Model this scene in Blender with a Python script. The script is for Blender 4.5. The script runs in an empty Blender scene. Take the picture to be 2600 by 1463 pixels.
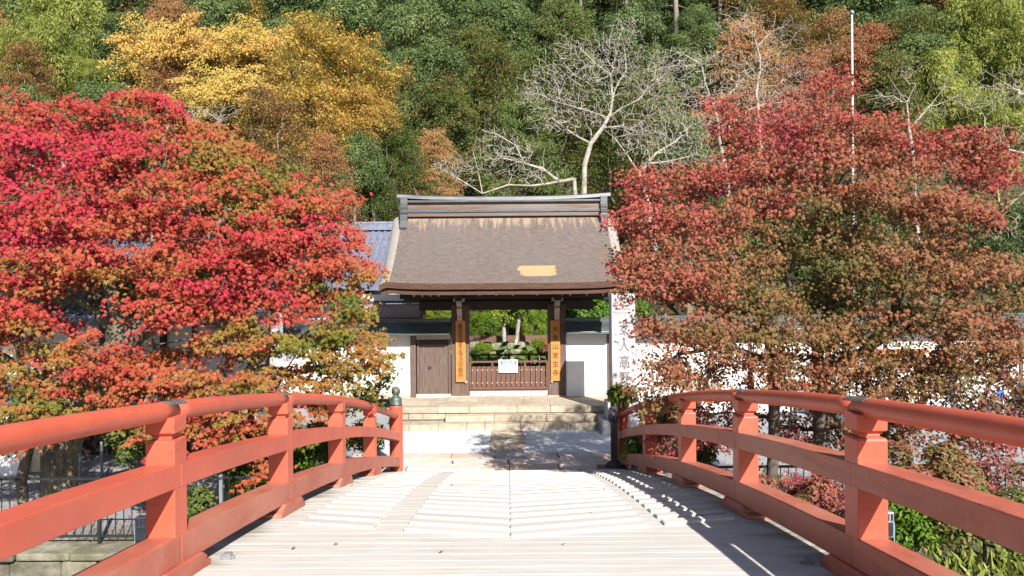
import bpy, math, random
import numpy as np
from mathutils import Vector, Matrix, Euler

random.seed(7)
RNG = np.random.default_rng(7)
SC = bpy.context.scene
COL = SC.collection

# ------------------------------------------------------------------ camera
CZ = 3.84                      # eye height above the far bank
FPX = 1950.0                   # focal length in pixels of the 2600 px photograph
ROLL = math.radians(0.45)
cam_data = bpy.data.cameras.new('camera')
cam_data.sensor_width = 36.0
cam_data.lens = FPX / 2600.0 * 36.0
cam_data.shift_x = 10.0 / 2600.0
cam_data.clip_start = 0.05
cam_data.clip_end = 1000.0
cam = bpy.data.objects.new('camera', cam_data)
COL.objects.link(cam)
cam.matrix_world = (Matrix.Translation((0, 0, CZ)) @ Matrix.Rotation(math.radians(90), 4, 'X')
                    @ Matrix.Rotation(-ROLL, 4, 'Z'))
SC.camera = cam

# ------------------------------------------------------------------ light
SUN_AZ = math.radians(21)      # behind the camera, to the right
SUN_EL = math.radians(36)
world = bpy.data.worlds.new('World')
SC.world = world
world.use_nodes = True
wn = world.node_tree.nodes
wl = world.node_tree.links
for n in list(wn):
    wn.remove(n)
w_out = wn.new('ShaderNodeOutputWorld')
w_bg = wn.new('ShaderNodeBackground')
w_sky = wn.new('ShaderNodeTexSky')
w_sky.sky_type = 'NISHITA'
w_sky.sun_disc = False
w_sky.sun_elevation = SUN_EL
w_sky.sun_rotation = math.radians(180) - SUN_AZ
w_bg.inputs['Strength'].default_value = 0.055
wl.new(w_sky.outputs[0], w_bg.inputs[0])
wl.new(w_bg.outputs[0], w_out.inputs[0])

sun_data = bpy.data.lights.new('sun', 'SUN')
sun_data.energy = 5.0
sun_data.angle = math.radians(0.5)
sun_data.color = (1.0, 0.95, 0.87)
sun = bpy.data.objects.new('sun', sun_data)
COL.objects.link(sun)
sdir = Vector((math.sin(SUN_AZ) * math.cos(SUN_EL), -math.cos(SUN_AZ) * math.cos(SUN_EL), math.sin(SUN_EL)))
sun.rotation_euler = sdir.to_track_quat('Z', 'Y').to_euler()
sun.location = (20, -40, 40)

SC.view_settings.view_transform = 'Standard'
SC.view_settings.look = 'None'
SC.view_settings.exposure = 1.04
SC.view_settings.gamma = 1.0
SC.view_settings.use_curve_mapping = False
SC.render.engine = 'CYCLES'
SC.cycles.max_bounces = 5
SC.cycles.diffuse_bounces = 1
SC.cycles.glossy_bounces = 2
SC.cycles.transmission_bounces = 3
SC.cycles.transparent_max_bounces = 4
SC.cycles.use_denoising = True
SC.cycles.sample_clamp_indirect = 4.0


def P(px, py, Y):
    """point of the place seen at photo pixel (px, py) and standing Y metres away"""
    xc = (px - 1290.0) / FPX * Y
    yc = (731.5 - py) / FPX * Y
    c, s = math.cos(ROLL), math.sin(ROLL)
    return Vector((xc * c + yc * s, Y, CZ - xc * s + yc * c))


# ------------------------------------------------------------------ materials
def new_mat(name):
    m = bpy.data.materials.new(name)
    m.use_nodes = True
    nt = m.node_tree
    for n in list(nt.nodes):
        nt.nodes.remove(n)
    out = nt.nodes.new('ShaderNodeOutputMaterial')
    b = nt.nodes.new('ShaderNodeBsdfPrincipled')
    nt.links.new(b.outputs[0], out.inputs[0])
    return m, nt, b, out


def ramp_node(nt, stops, interp='LINEAR'):
    r = nt.nodes.new('ShaderNodeValToRGB')
    cr = r.color_ramp
    cr.interpolation = interp
    while len(cr.elements) > 1:
        cr.elements.remove(cr.elements[-1])
    cr.elements[0].position = stops[0][0]
    cr.elements[0].color = (*stops[0][1], 1)
    for p, c in stops[1:]:
        e = cr.elements.new(p)
        e.color = (*c, 1)
    return r


def noise_node(nt, scale=5, stretch=(1, 1, 1), detail=5, rough=0.6, world_space=False, dist=0.0):
    if world_space:
        g = nt.nodes.new('ShaderNodeNewGeometry')
        src = g.outputs['Position']
    else:
        g = nt.nodes.new('ShaderNodeTexCoord')
        src = g.outputs['Object']
    mp = nt.nodes.new('ShaderNodeMapping')
    mp.inputs['Scale'].default_value = stretch
    nt.links.new(src, mp.inputs[0])
    n = nt.nodes.new('ShaderNodeTexNoise')
    n.inputs['Scale'].default_value = scale
    n.inputs['Detail'].default_value = detail
    n.inputs['Roughness'].default_value = rough
    n.inputs['Distortion'].default_value = dist
    nt.links.new(mp.outputs[0], n.inputs['Vector'])
    return n


def bump(nt, b, src, strength=0.3, dist=0.02):
    bp = nt.nodes.new('ShaderNodeBump')
    bp.inputs['Strength'].default_value = strength
    bp.inputs['Distance'].default_value = dist
    nt.links.new(src, bp.inputs['Height'])
    nt.links.new(bp.outputs[0], b.inputs['Normal'])
    return bp


def mix_col(nt, fac, a, bcol, mode='MIX'):
    mx = nt.nodes.new('ShaderNodeMix')
    mx.data_type = 'RGBA'
    mx.blend_type = mode
    for sock, v in ((mx.inputs[0], fac), (mx.inputs[6], a), (mx.inputs[7], bcol)):
        if isinstance(v, (int, float)):
            sock.default_value = v
        elif isinstance(v, tuple):
            sock.default_value = (*v, 1)
        else:
            nt.links.new(v, sock)
    return mx.outputs[2]


def math_node(nt, op, a, b=None, clamp=False):
    m = nt.nodes.new('ShaderNodeMath')
    m.operation = op
    m.use_clamp = clamp
    for i, v in enumerate((a, b)):
        if v is None:
            continue
        if isinstance(v, (int, float)):
            m.inputs[i].default_value = v
        else:
            nt.links.new(v, m.inputs[i])
    return m.outputs[0]


def M_stuff(name, c1, c2, scale=6, stretch=(1, 1, 1), rough=0.8, bmp=0.3, bdist=0.01, metal=0.0, detail=6,
            lo=0.35, hi=0.68, world_space=False, per_object=0.0, third=None, spec=None):
    """two-tone procedural material: grain noise plus slow large blotches"""
    m, nt, b, out = new_mat(name)
    n = noise_node(nt, scale, stretch, detail, 0.65, world_space)
    r = ramp_node(nt, [(lo, c1), (hi, c2)])
    nt.links.new(n.outputs[0], r.inputs[0])
    col = r.outputs[0]
    if third:
        n2 = noise_node(nt, scale * 0.17, (stretch[0] ** 0.5, stretch[1] ** 0.5, stretch[2] ** 0.5), 4, 0.6, world_space)
        r2 = ramp_node(nt, [(third[1], (0, 0, 0)), (third[2], (1, 1, 1))])
        nt.links.new(n2.outputs[0], r2.inputs[0])
        col = mix_col(nt, r2.outputs[0], col, third[0])
    if per_object:
        oi = nt.nodes.new('ShaderNodeObjectInfo')
        hsv = nt.nodes.new('ShaderNodeHueSaturation')
        v = math_node(nt, 'MULTIPLY', oi.outputs['Random'], per_object)
        v = math_node(nt, 'ADD', v, 1.0 - per_object * 0.5)
        nt.links.new(v, hsv.inputs['Value'])
        nt.links.new(col, hsv.inputs['Color'])
        col = hsv.outputs[0]
    nt.links.new(col, b.inputs['Base Color'])
    b.inputs['Roughness'].default_value = rough
    b.inputs['Metallic'].default_value = metal
    if spec is not None:
        b.inputs['Specular IOR Level'].default_value = spec
    if bmp:
        bump(nt, b, n.outputs[0], bmp, bdist)
    return m


def M_leaf(name, stops, trans=0.3, rough=0.55, obj_var=0.0, spec=0.25):
    m, nt, b, out = new_mat(name)
    at = nt.nodes.new('ShaderNodeAttribute')
    at.attribute_name = 'tint'
    f = at.outputs['Fac']
    if obj_var:
        oi = nt.nodes.new('ShaderNodeObjectInfo')
        v = math_node(nt, 'SUBTRACT', oi.outputs['Random'], 0.5)
        v = math_node(nt, 'MULTIPLY', v, obj_var)
        f = math_node(nt, 'ADD', f, v, True)
    r = ramp_node(nt, stops)
    nt.links.new(f, r.inputs[0])
    nt.links.new(r.outputs[0], b.inputs['Base Color'])
    b.inputs['Roughness'].default_value = rough
    b.inputs['Specular IOR Level'].default_value = spec
    t = nt.nodes.new('ShaderNodeBsdfTranslucent')
    nt.links.new(r.outputs[0], t.inputs['Color'])
    mx = nt.nodes.new('ShaderNodeMixShader')
    mx.inputs[0].default_value = trans
    nt.links.new(b.outputs[0], mx.inputs[1])
    nt.links.new(t.outputs[0], mx.inputs[2])
    nt.links.new(mx.outputs[0], out.inputs[0])
    return m


MAT = {}
MAT['red'] = M_stuff('vermilion_paint', (0.47, 0.088, 0.052), (0.54, 0.115, 0.068), 3, rough=0.42, bmp=0.06, bdist=0.004,
                     third=((0.36, 0.085, 0.06), 0.50, 0.75), spec=0.35)
MAT['worn_sheen_red'] = M_stuff('worn_sheen_vermilion_paint', (0.34, 0.088, 0.056), (0.45, 0.125, 0.08), 7, (1, 0.35, 1), rough=0.5,
                          bmp=0.12, bdist=0.004, third=((0.42, 0.18, 0.125), 0.46, 0.7), spec=0.4)  # pinkish blotches are wear, lightened to imitate sheen from grazing sun
MAT['bronze'] = M_stuff('green_bronze', (0.05, 0.08, 0.07), (0.13, 0.17, 0.15), 14, rough=0.5, metal=0.4)
MAT['plate'] = M_stuff('grey_metal_plate', (0.13, 0.14, 0.13), (0.24, 0.25, 0.23), 20, rough=0.5, metal=0.5)
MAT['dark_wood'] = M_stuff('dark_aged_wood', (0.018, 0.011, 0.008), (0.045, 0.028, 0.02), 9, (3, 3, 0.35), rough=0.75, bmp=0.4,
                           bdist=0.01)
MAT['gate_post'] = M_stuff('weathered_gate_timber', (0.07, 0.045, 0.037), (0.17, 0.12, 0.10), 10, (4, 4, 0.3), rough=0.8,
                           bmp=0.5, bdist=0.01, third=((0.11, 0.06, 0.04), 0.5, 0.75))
MAT['gate_plank'] = M_stuff('brown_gate_slats', (0.10, 0.045, 0.03), (0.17, 0.08, 0.055), 9, (4, 4, 0.4), rough=0.7, bmp=0.3,
                            bdist=0.006)
MAT['sill'] = M_stuff('grey_bleached_sill', (0.36, 0.29, 0.28), (0.55, 0.47, 0.45), 8, (0.4, 4, 4), rough=0.85)
MAT['rafter_end'] = M_stuff('chalk_white_rafter_end', (0.5, 0.46, 0.4), (0.72, 0.68, 0.6), 20, rough=0.9)
MAT['bracket'] = M_stuff('pale_carved_bracket', (0.33, 0.24, 0.19), (0.55, 0.45, 0.38), 14, rough=0.85)
MAT['board'] = M_stuff('orange_cedar_board', (0.45, 0.165, 0.03), (0.54, 0.22, 0.05), 7, (6, 6, 0.25), rough=0.6, bmp=0.1,
                       bdist=0.003)
MAT['ink'] = M_stuff('black_brush_ink', (0.012, 0.009, 0.008), (0.03, 0.02, 0.018), 20, rough=0.7, bmp=0)
MAT['copper'] = M_stuff('grey_green_copper', (0.075, 0.092, 0.095), (0.15, 0.168, 0.165), 6, (0.4, 1, 3), rough=0.42, metal=0.55,
                        bmp=0.08, third=((0.17, 0.205, 0.19), 0.5, 0.7))
MAT['ridge_grey'] = M_stuff('blue_grey_ridge_copper', (0.085, 0.09, 0.10), (0.16, 0.165, 0.172), 6, (0.35, 2, 3), rough=0.4,
                            metal=0.5, bmp=0.06, bdist=0.004)
MAT['ridge_brown'] = M_stuff('brown_ridge_copper', (0.115, 0.075, 0.058), (0.20, 0.14, 0.115), 5, (0.3, 2, 3), rough=0.45,
                             metal=0.25, bmp=0.06, bdist=0.004, third=((0.17, 0.155, 0.15), 0.5, 0.72))
MAT['plaster'] = M_stuff('white_plaster', (0.74, 0.73, 0.71), (0.82, 0.81, 0.80), 4, rough=0.9, bmp=0.05,
                         third=((0.70, 0.68, 0.64), 0.62, 0.8))
MAT['wall_stone'] = M_stuff('mossy_wall_stone', (0.10, 0.09, 0.07), (0.27, 0.25, 0.19), 3.5, rough=0.95, bmp=0.9, bdist=0.05,
                            per_object=0.5, third=((0.10, 0.105, 0.05), 0.52, 0.72))
MAT['step_stone'] = M_stuff('tan_step_stone', (0.34, 0.28, 0.21), (0.47, 0.40, 0.31), 5, rough=0.9, bmp=0.4, bdist=0.01,
                            per_object=0.28, third=((0.30, 0.25, 0.20), 0.55, 0.75))
MAT['paving'] = M_stuff('pinkish_paving_stone', (0.42, 0.36, 0.33), (0.54, 0.47, 0.43), 4, rough=0.9, bmp=0.3, bdist=0.01,
                        per_object=0.4, third=((0.50, 0.33, 0.22), 0.50, 0.68))
MAT['granite'] = M_stuff('pale_lilac_granite', (0.38, 0.365, 0.41), (0.48, 0.465, 0.51), 60, rough=0.85, bmp=0.15, bdist=0.004,
                         third=((0.36, 0.345, 0.37), 0.55, 0.75))
MAT['garden_rock'] = M_stuff('pale_garden_rock', (0.12, 0.105, 0.075), (0.36, 0.32, 0.24), 3, rough=0.95, bmp=0.8, bdist=0.04,
                             per_object=0.5, third=((0.13, 0.15, 0.06), 0.5, 0.7))
MAT['tile'] = M_stuff('blue_grey_roof_tile', (0.115, 0.13, 0.19), (0.19, 0.205, 0.28), 5, rough=0.4, bmp=0.1, per_object=0.25)
MAT['seam'] = M_stuff('pink_brown_metal_roofing', (0.34, 0.21, 0.18), (0.47, 0.32, 0.28), 5, rough=0.5, metal=0.2, bmp=0.05)
MAT['black_metal'] = M_stuff('black_metal', (0.012, 0.013, 0.014), (0.03, 0.032, 0.035), 20, rough=0.45, bmp=0.05)
MAT['grey_metal'] = M_stuff('grey_metal', (0.22, 0.24, 0.26), (0.34, 0.36, 0.39), 15, rough=0.5, metal=0.4, bmp=0.05)
MAT['white_paint'] = M_stuff('white_paint', (0.78, 0.78, 0.78), (0.84, 0.84, 0.85), 15, rough=0.5, bmp=0.02)
MAT['blue_paint'] = M_stuff('blue_print', (0.05, 0.17, 0.55), (0.07, 0.21, 0.62), 15, rough=0.5, bmp=0)
MAT['sign_white'] = M_stuff('white_notice_sheet', (0.80, 0.80, 0.82), (0.84, 0.84, 0.85), 15, rough=0.4, bmp=0)
MAT['red_banner'] = M_stuff('bright_red_banner', (0.62, 0.02, 0.03), (0.7, 0.03, 0.04), 15, rough=0.6, bmp=0.05)
MAT['orange_frame'] = M_stuff('orange_wood_frame', (0.42, 0.13, 0.04), (0.55, 0.19, 0.06), 9, (3, 3, .5), rough=0.6)
MAT['cream'] = M_stuff('cream_poster_panel', (0.62, 0.57, 0.42), (0.75, 0.70, 0.55), 3, rough=0.7, bmp=0)
MAT['sage_print'] = M_stuff('sage_green_print', (0.38, 0.45, 0.35), (0.48, 0.53, 0.42), 3, rough=0.7, bmp=0)
MAT['glass'] = M_stuff('dark_window_glass', (0.02, 0.025, 0.03), (0.04, 0.05, 0.06), 3, rough=0.08, bmp=0)
MAT['rubber'] = M_stuff('black_rubber', (0.012, 0.012, 0.012), (0.03, 0.03, 0.03), 10, rough=0.9)
MAT['car_paint'] = M_stuff('silver_blue_car_paint', (0.30, 0.33, 0.40), (0.34, 0.37, 0.44), 3, rough=0.25, metal=0.6, bmp=0)
MAT['bamboo'] = M_stuff('dark_bamboo_pole', (0.06, 0.05, 0.035), (0.13, 0.10, 0.07), 10, (3, 3, 3), rough=0.6)
MAT['plaid'] = M_stuff('black_checked_cloth', (0.015, 0.018, 0.03), (0.05, 0.055, 0.08), 20, rough=0.9)
MAT['post_stone'] = M_stuff('dark_grey_brown_post', (0.055, 0.05, 0.042), (0.11, 0.10, 0.085), 10, rough=0.85)
MAT['navy'] = M_stuff('dark_navy_finish', (0.018, 0.016, 0.03), (0.04, 0.035, 0.06), 9, rough=0.6)
MAT['pole_grey'] = M_stuff('pale_grey_pole_paint', (0.38, 0.38, 0.40), (0.5, 0.5, 0.52), 15, rough=0.5, bmp=0)
MAT['carved'] = M_stuff('shade_grey_carved_letter', (0.10, 0.095, 0.10), (0.20, 0.19, 0.20), 20, rough=0.9, bmp=0)  # grey stands in for the shadow inside the carved strokes
MAT['patch'] = M_stuff('fresh_orange_bark', (0.40, 0.205, 0.105), (0.47, 0.25, 0.13), 12, (0.5, 2, 2), rough=0.8, bmp=0.3)
MAT['eave'] = M_stuff('red_brown_eave_edge', (0.04, 0.017, 0.010), (0.11, 0.05, 0.03), 7, (0.5, 3, 8), rough=0.8, bmp=0.6,
                      bdist=0.01)

# bark shingle of the big roof: fine horizontal courses, purple brown grey, pale streaks below the ridge
m, nt, b, out = new_mat('bark_shingle')
n1 = noise_node(nt, 5, (0.9, 9, 9), 8, 0.75)
r1 = ramp_node(nt, [(0.32, (0.055, 0.042, 0.036)), (0.5, (0.118, 0.092, 0.081)), (0.7, (0.20, 0.162, 0.145))])
nt.links.new(n1.outputs[0], r1.inputs[0])
tc = nt.nodes.new('ShaderNodeTexCoord')
sp = nt.nodes.new('ShaderNodeSeparateXYZ')
nt.links.new(tc.outputs['Object'], sp.inputs[0])
n2 = noise_node(nt, 3.2, (3.2, 0.5, 0.5), 4, 0.7)            # vertical streaks
hz = math_node(nt, 'MULTIPLY', math_node(nt, 'SUBTRACT', sp.outputs[2], 4.92), 1.15)
hz = math_node(nt, 'ADD', hz, math_node(nt, 'MULTIPLY', math_node(nt, 'SUBTRACT', n2.outputs[0], 0.5), 2.6))
r2 = ramp_node(nt, [(0.35, (0, 0, 0)), (0.75, (1, 1, 1))])
nt.links.new(hz, r2.inputs[0])
col = mix_col(nt, math_node(nt, 'MULTIPLY', r2.outputs[0], 0.8), r1.outputs[0], (0.33, 0.235, 0.165))
n3 = noise_node(nt, 2.4, (2.6, 1.2, 1.2), 7, 0.75)
r3 = ramp_node(nt, [(0.56, (0, 0, 0)), (0.63, (1, 1, 1))])
nt.links.new(n3.outputs[0], r3.inputs[0])
col = mix_col(nt, math_node(nt, 'MULTIPLY', r3.outputs[0], 0.55), col, (0.055, 0.047, 0.045))
n4 = noise_node(nt, 0.8, (1, 1, 1), 3, 0.5)
r4 = ramp_node(nt, [(0.4, (0, 0, 0)), (0.7, (1, 1, 1))])
nt.links.new(n4.outputs[0], r4.inputs[0])
col = mix_col(nt, math_node(nt, 'MULTIPLY', r4.outputs[0], 0.4), col, (0.12, 0.105, 0.105))
nt.links.new(col, b.inputs['Base Color'])
b.inputs['Roughness'].default_value = 0.85
bump(nt, b, n1.outputs[0], 0.7, 0.03)
MAT['bark_roof'] = m
MAT['verge'] = M_stuff('sunlit_pale_verge_shingle', (0.19, 0.17, 0.16), (0.32, 0.29, 0.27), 14, (1, 1, 4), rough=0.85, bmp=0.5,
                       bdist=0.01)  # paler than the roof bark, painting in the sunlit look of the rolled edge

# silvery deck boards
m, nt, b, out = new_mat('bleached_deck_board')
n1 = noise_node(nt, 3.0, (0.5, 9, 3), 8, 0.65, True)
r1 = ramp_node(nt, [(0.25, (0.40, 0.37, 0.35)), (0.5, (0.525, 0.50, 0.465)), (0.75, (0.57, 0.55, 0.515))])
nt.links.new(n1.outputs[0], r1.inputs[0])
g = nt.nodes.new('ShaderNodeNewGeometry')
sp = nt.nodes.new('ShaderNodeSeparateXYZ')
nt.links.new(g.outputs['Position'], sp.inputs[0])
ax = math_node(nt, 'ABSOLUTE', sp.outputs[0])
n2 = noise_node(nt, 0.9, (0.6, 2.5, 1), 6, 0.7, True)
e = math_node(nt, 'ADD', math_node(nt, 'SUBTRACT', ax, 2.2), math_node(nt, 'MULTIPLY',
              math_node(nt, 'SUBTRACT', n2.outputs[0], 0.5), 2.4))
r2 = ramp_node(nt, [(0.0, (0, 0, 0)), (0.35, (1, 1, 1))])
nt.links.new(e, r2.inputs[0])
col = mix_col(nt, math_node(nt, 'MULTIPLY', r2.outputs[0], 0.75), r1.outputs[0], (0.20, 0.185, 0.13))
oi = nt.nodes.new('ShaderNodeObjectInfo')
hsv = nt.nodes.new('ShaderNodeHueSaturation')
nt.links.new(math_node(nt, 'ADD', math_node(nt, 'MULTIPLY', oi.outputs['Random'], 0.05), 0.975), hsv.inputs['Value'])
nt.links.new(col, hsv.inputs['Color'])
nt.links.new(hsv.outputs[0], b.inputs['Base Color'])
b.inputs['Roughness'].default_value = 0.75
bump(nt, b, n1.outputs[0], 0.5, 0.006)
MAT['deck'] = m
MAT['batten'] = M_stuff('pinkish_tread_batten', (0.50, 0.47, 0.435), (0.56, 0.535, 0.50), 5, (0.5, 6, 3), rough=0.75, bmp=0.3,
                        bdist=0.005, per_object=0.22)
MAT['deck_side'] = M_stuff('grey_deck_beam', (0.20, 0.17, 0.14), (0.32, 0.28, 0.24), 6, (1, .4, 2), rough=0.85)

# ground: darkened gravel on the bank, moss and litter towards edges and hill
m, nt, b, out = new_mat('bank_ground')
n1 = noise_node(nt, 26, (1, 1, 1), 6, 0.7, True)
grav = ramp_node(nt, [(0.3, (0.17, 0.17, 0.18)), (0.7, (0.33, 0.33, 0.345))])  # gravel colour darkened to stand in for maple shade
nt.links.new(n1.outputs[0], grav.inputs[0])
n2 = noise_node(nt, 1.6, (1, 1, 1), 8, 0.7, True)
soil = ramp_node(nt, [(0.3, (0.02, 0.018, 0.01)), (0.5, (0.042, 0.045, 0.016)), (0.7, (0.085, 0.065, 0.035))])
nt.links.new(n2.outputs[0], soil.inputs[0])
g = nt.nodes.new('ShaderNodeNewGeometry')
sp = nt.nodes.new('ShaderNodeSeparateXYZ')
nt.links.new(g.outputs['Position'], sp.inputs[0])
n3 = noise_node(nt, 0.7, (1, 1, 1), 5, 0.6, True)
wob = math_node(nt, 'MULTIPLY', math_node(nt, 'SUBTRACT', n3.outputs[0], 0.5), 3.0)
hill_f = math_node(nt, 'SUBTRACT', math_node(nt, 'ADD', sp.outputs[1], wob), 24.5, True)
edge_f = math_node(nt, 'SUBTRACT', 14.0, math_node(nt, 'ADD', sp.outputs[1], wob), True)
f = math_node(nt, 'MAXIMUM', hill_f, edge_f)
nt.links.new(mix_col(nt, f, grav.outputs[0], soil.outputs[0]), b.inputs['Base Color'])
b.inputs['Roughness'].default_value = 0.95
bump(nt, b, n1.outputs[0], 0.6, 0.02)
MAT['ground'] = m
MAT['gravel'] = M_stuff('white_gravel', (0.42, 0.44, 0.47), (0.68, 0.70, 0.73), 60, rough=0.95, bmp=0.8, bdist=0.015,
                        detail=4)
m, nt, b, out = new_mat('river_water')
b.inputs['Base Color'].default_value = (0.03, 0.05, 0.04, 1)
b.inputs['Roughness'].default_value = 0.08
n1 = noise_node(nt, 2.5, (1, 2, 1), 4, 0.6, True)
bump(nt, b, n1.outputs[0], 0.25, 0.05)
MAT['water'] = m

MAT['bark'] = M_stuff('brown_mottled_bark', (0.075, 0.058, 0.042), (0.27, 0.215, 0.165), 6, (1, 1, 0.5), rough=0.95, bmp=0.8,
                      bdist=0.02, third=((0.10, 0.12, 0.05), 0.5, 0.68))
MAT['dark_bark'] = M_stuff('dark_branch_bark', (0.05, 0.04, 0.032), (0.16, 0.13, 0.105), 8, rough=0.95, bmp=0.4)
MAT['pale_bark'] = M_stuff('pale_lichen_bark', (0.20, 0.18, 0.15), (0.46, 0.43, 0.37), 5, rough=0.95, bmp=0.5, bdist=0.01,
                           third=((0.15, 0.13, 0.07), 0.52, 0.68))
MAT['twig'] = M_stuff('pale_twigs', (0.34, 0.295, 0.265), (0.50, 0.45, 0.415), 8, rough=0.95, bmp=0)
MAT['culm'] = M_stuff('bamboo_culm', (0.20, 0.20, 0.05), (0.42, 0.34, 0.11), 6, rough=0.5, bmp=0)
MAT['cedar_bark'] = M_stuff('grey_cedar_bark', (0.14, 0.115, 0.095), (0.30, 0.26, 0.23), 6, (3, 3, 0.3), rough=0.95, bmp=0.6)

MAT['leaf_left'] = M_leaf('crimson_to_olive_maple_leaf',
    [(0.0, (0.085, 0.13, 0.018)), (0.2, (0.20, 0.185, 0.03)), (0.38, (0.33, 0.165, 0.042)), (0.56, (0.42, 0.10, 0.045)),
     (0.78, (0.43, 0.055, 0.045)), (1.0, (0.50, 0.036, 0.07))], 0.34)
MAT['leaf_right'] = M_leaf('dull_red_maple_leaf',
    [(0.0, (0.095, 0.12, 0.03)), (0.22, (0.21, 0.155, 0.052)), (0.45, (0.35, 0.16, 0.08)), (0.7, (0.43, 0.12, 0.085)),
     (0.88, (0.46, 0.078, 0.08)), (1.0, (0.42, 0.055, 0.13))], 0.36)
MAT['leaf_pink'] = M_leaf('pinkish_maple_leaf',
    [(0.0, (0.12, 0.15, 0.035)), (0.3, (0.25, 0.15, 0.07)), (0.6, (0.35, 0.09, 0.085)), (1.0, (0.36, 0.045, 0.10))], 0.3)
MAT['leaf_yellow'] = M_leaf('golden_leaf',
    [(0.0, (0.40, 0.33, 0.07)), (0.5, (0.58, 0.40, 0.10)), (1.0, (0.54, 0.29, 0.09))], 0.35, obj_var=0.25)
MAT['leaf_orange'] = M_leaf('dull_orange_leaf',
    [(0.0, (0.18, 0.17, 0.05)), (0.4, (0.34, 0.21, 0.08)), (0.75, (0.42, 0.18, 0.09)), (1.0, (0.44, 0.14, 0.09))], 0.3,
    obj_var=0.6)
MAT['leaf_evergreen'] = M_leaf('evergreen_leaf',
    [(0.0, (0.055, 0.09, 0.03)), (0.5, (0.115, 0.17, 0.055)), (1.0, (0.23, 0.28, 0.11))], 0.32, rough=0.5, obj_var=0.6, spec=0.25)
MAT['leaf_olive'] = M_leaf('olive_brown_leaf',
    [(0.0, (0.05, 0.09, 0.022)), (0.55, (0.12, 0.155, 0.036)), (0.85, (0.19, 0.165, 0.05)), (1.0, (0.23, 0.13, 0.055))], 0.28,
    obj_var=0.3)
MAT['leaf_bamboo'] = M_leaf('yellow_green_bamboo_leaf',
    [(0.0, (0.16, 0.20, 0.045)), (0.5, (0.30, 0.35, 0.08)), (1.0, (0.45, 0.46, 0.12))], 0.4, obj_var=0.3)
MAT['leaf_bright'] = M_leaf('bright_garden_leaf',
    [(0.0, (0.045, 0.10, 0.01)), (0.5, (0.13, 0.22, 0.018)), (1.0, (0.33, 0.33, 0.03))], 0.3, obj_var=0.3)
MAT['leaf_hedge'] = M_leaf('clipped_hedge_leaf', [(0.0, (0.04, 0.10, 0.012)), (1.0, (0.14, 0.26, 0.03))], 0.25)
MAT['grass'] = M_leaf('grass_blade', [(0.0, (0.10, 0.14, 0.025)), (0.6, (0.24, 0.28, 0.06)), (1.0, (0.42, 0.38, 0.16))], 0.3)


def add_wear(mat, stretch, scale, lo, hi, colr, strength):
    """small chips or streaks of another colour over an existing material"""
    nt = mat.node_tree
    b = next(n for n in nt.nodes if n.type == 'BSDF_PRINCIPLED')
    src = b.inputs['Base Color'].links[0].from_socket
    n = noise_node(nt, scale, stretch, 6, 0.75, True)
    r = ramp_node(nt, [(lo, (0, 0, 0)), (hi, (1, 1, 1))])
    nt.links.new(n.outputs[0], r.inputs[0])
    out = mix_col(nt, math_node(nt, 'MULTIPLY', r.outputs[0], strength), src, colr)
    nt.links.new(out, b.inputs['Base Color'])


add_wear(MAT['red'], (3, 0.5, 3), 3.0, 0.60, 0.66, (0.24, 0.07, 0.05), 0.7)
add_wear(MAT['red'], (1, 0.6, 1), 16, 0.70, 0.72, (0.55, 0.36, 0.28), 0.7)
add_wear(MAT['worn_sheen_red'], (1, 0.25, 4), 4.0, 0.55, 0.64, (0.24, 0.07, 0.05), 0.6)
add_wear(MAT['worn_sheen_red'], (1, 0.5, 1), 14, 0.68, 0.71, (0.52, 0.36, 0.28), 0.7)
add_wear(MAT['worn_sheen_red'], (1, 6, 0.6), 3.0, 0.58, 0.66, (0.42, 0.22, 0.16), 0.5)
add_wear(MAT['step_stone'], (1, 1, 1), 2.2, 0.55, 0.68, (0.17, 0.15, 0.10), 0.55)
add_wear(MAT['step_stone'], (1, 1, 1), 30, 0.62, 0.7, (0.20, 0.17, 0.12), 0.5)
add_wear(MAT['deck'], (0.6, 3, 1), 1.1, 0.56, 0.70, (0.30, 0.27, 0.22), 0.35)
add_wear(MAT['deck'], (0.4, 14, 1), 6, 0.62, 0.68, (0.24, 0.21, 0.18), 0.45)
add_wear(MAT['batten'], (0.4, 8, 1), 6, 0.60, 0.68, (0.26, 0.22, 0.19), 0.4)
add_wear(MAT['plaster'], (3, 3, 0.25), 2.0, 0.55, 0.75, (0.52, 0.50, 0.46), 0.5)
add_wear(MAT['bark_roof'], (1.2, 6, 6), 9, 0.60, 0.66, (0.04, 0.033, 0.03), 0.6)

# ------------------------------------------------------------------ objects
def world_origin(o):
    v = Vector((0, 0, 0))
    while o is not None:
        v += o.location
        o = o.parent
    return v


def props(o, label=None, cat=None, group=None, kind=None):
    if label:
        o['label'] = label
    if cat:
        o['category'] = cat
    if group:
        o['group'] = group
    if kind:
        o['kind'] = kind
    return o


def thing(name, label, cat, loc=(0, 0, 0), group=None):
    o = bpy.data.objects.new(name, None)
    o.empty_display_size = 0.3
    COL.objects.link(o)
    o.location = loc
    return props(o, label, cat, group)


def link_mesh(name, me, mat, parent=None, loc=None):
    o = bpy.data.objects.new(name, me)
    if mat is not None and len(me.materials) == 0:
        me.materials.append(mat)
    COL.objects.link(o)
    if parent is not None:
        o.parent = parent
    if loc is not None:
        o.location = loc
    return o


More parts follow.
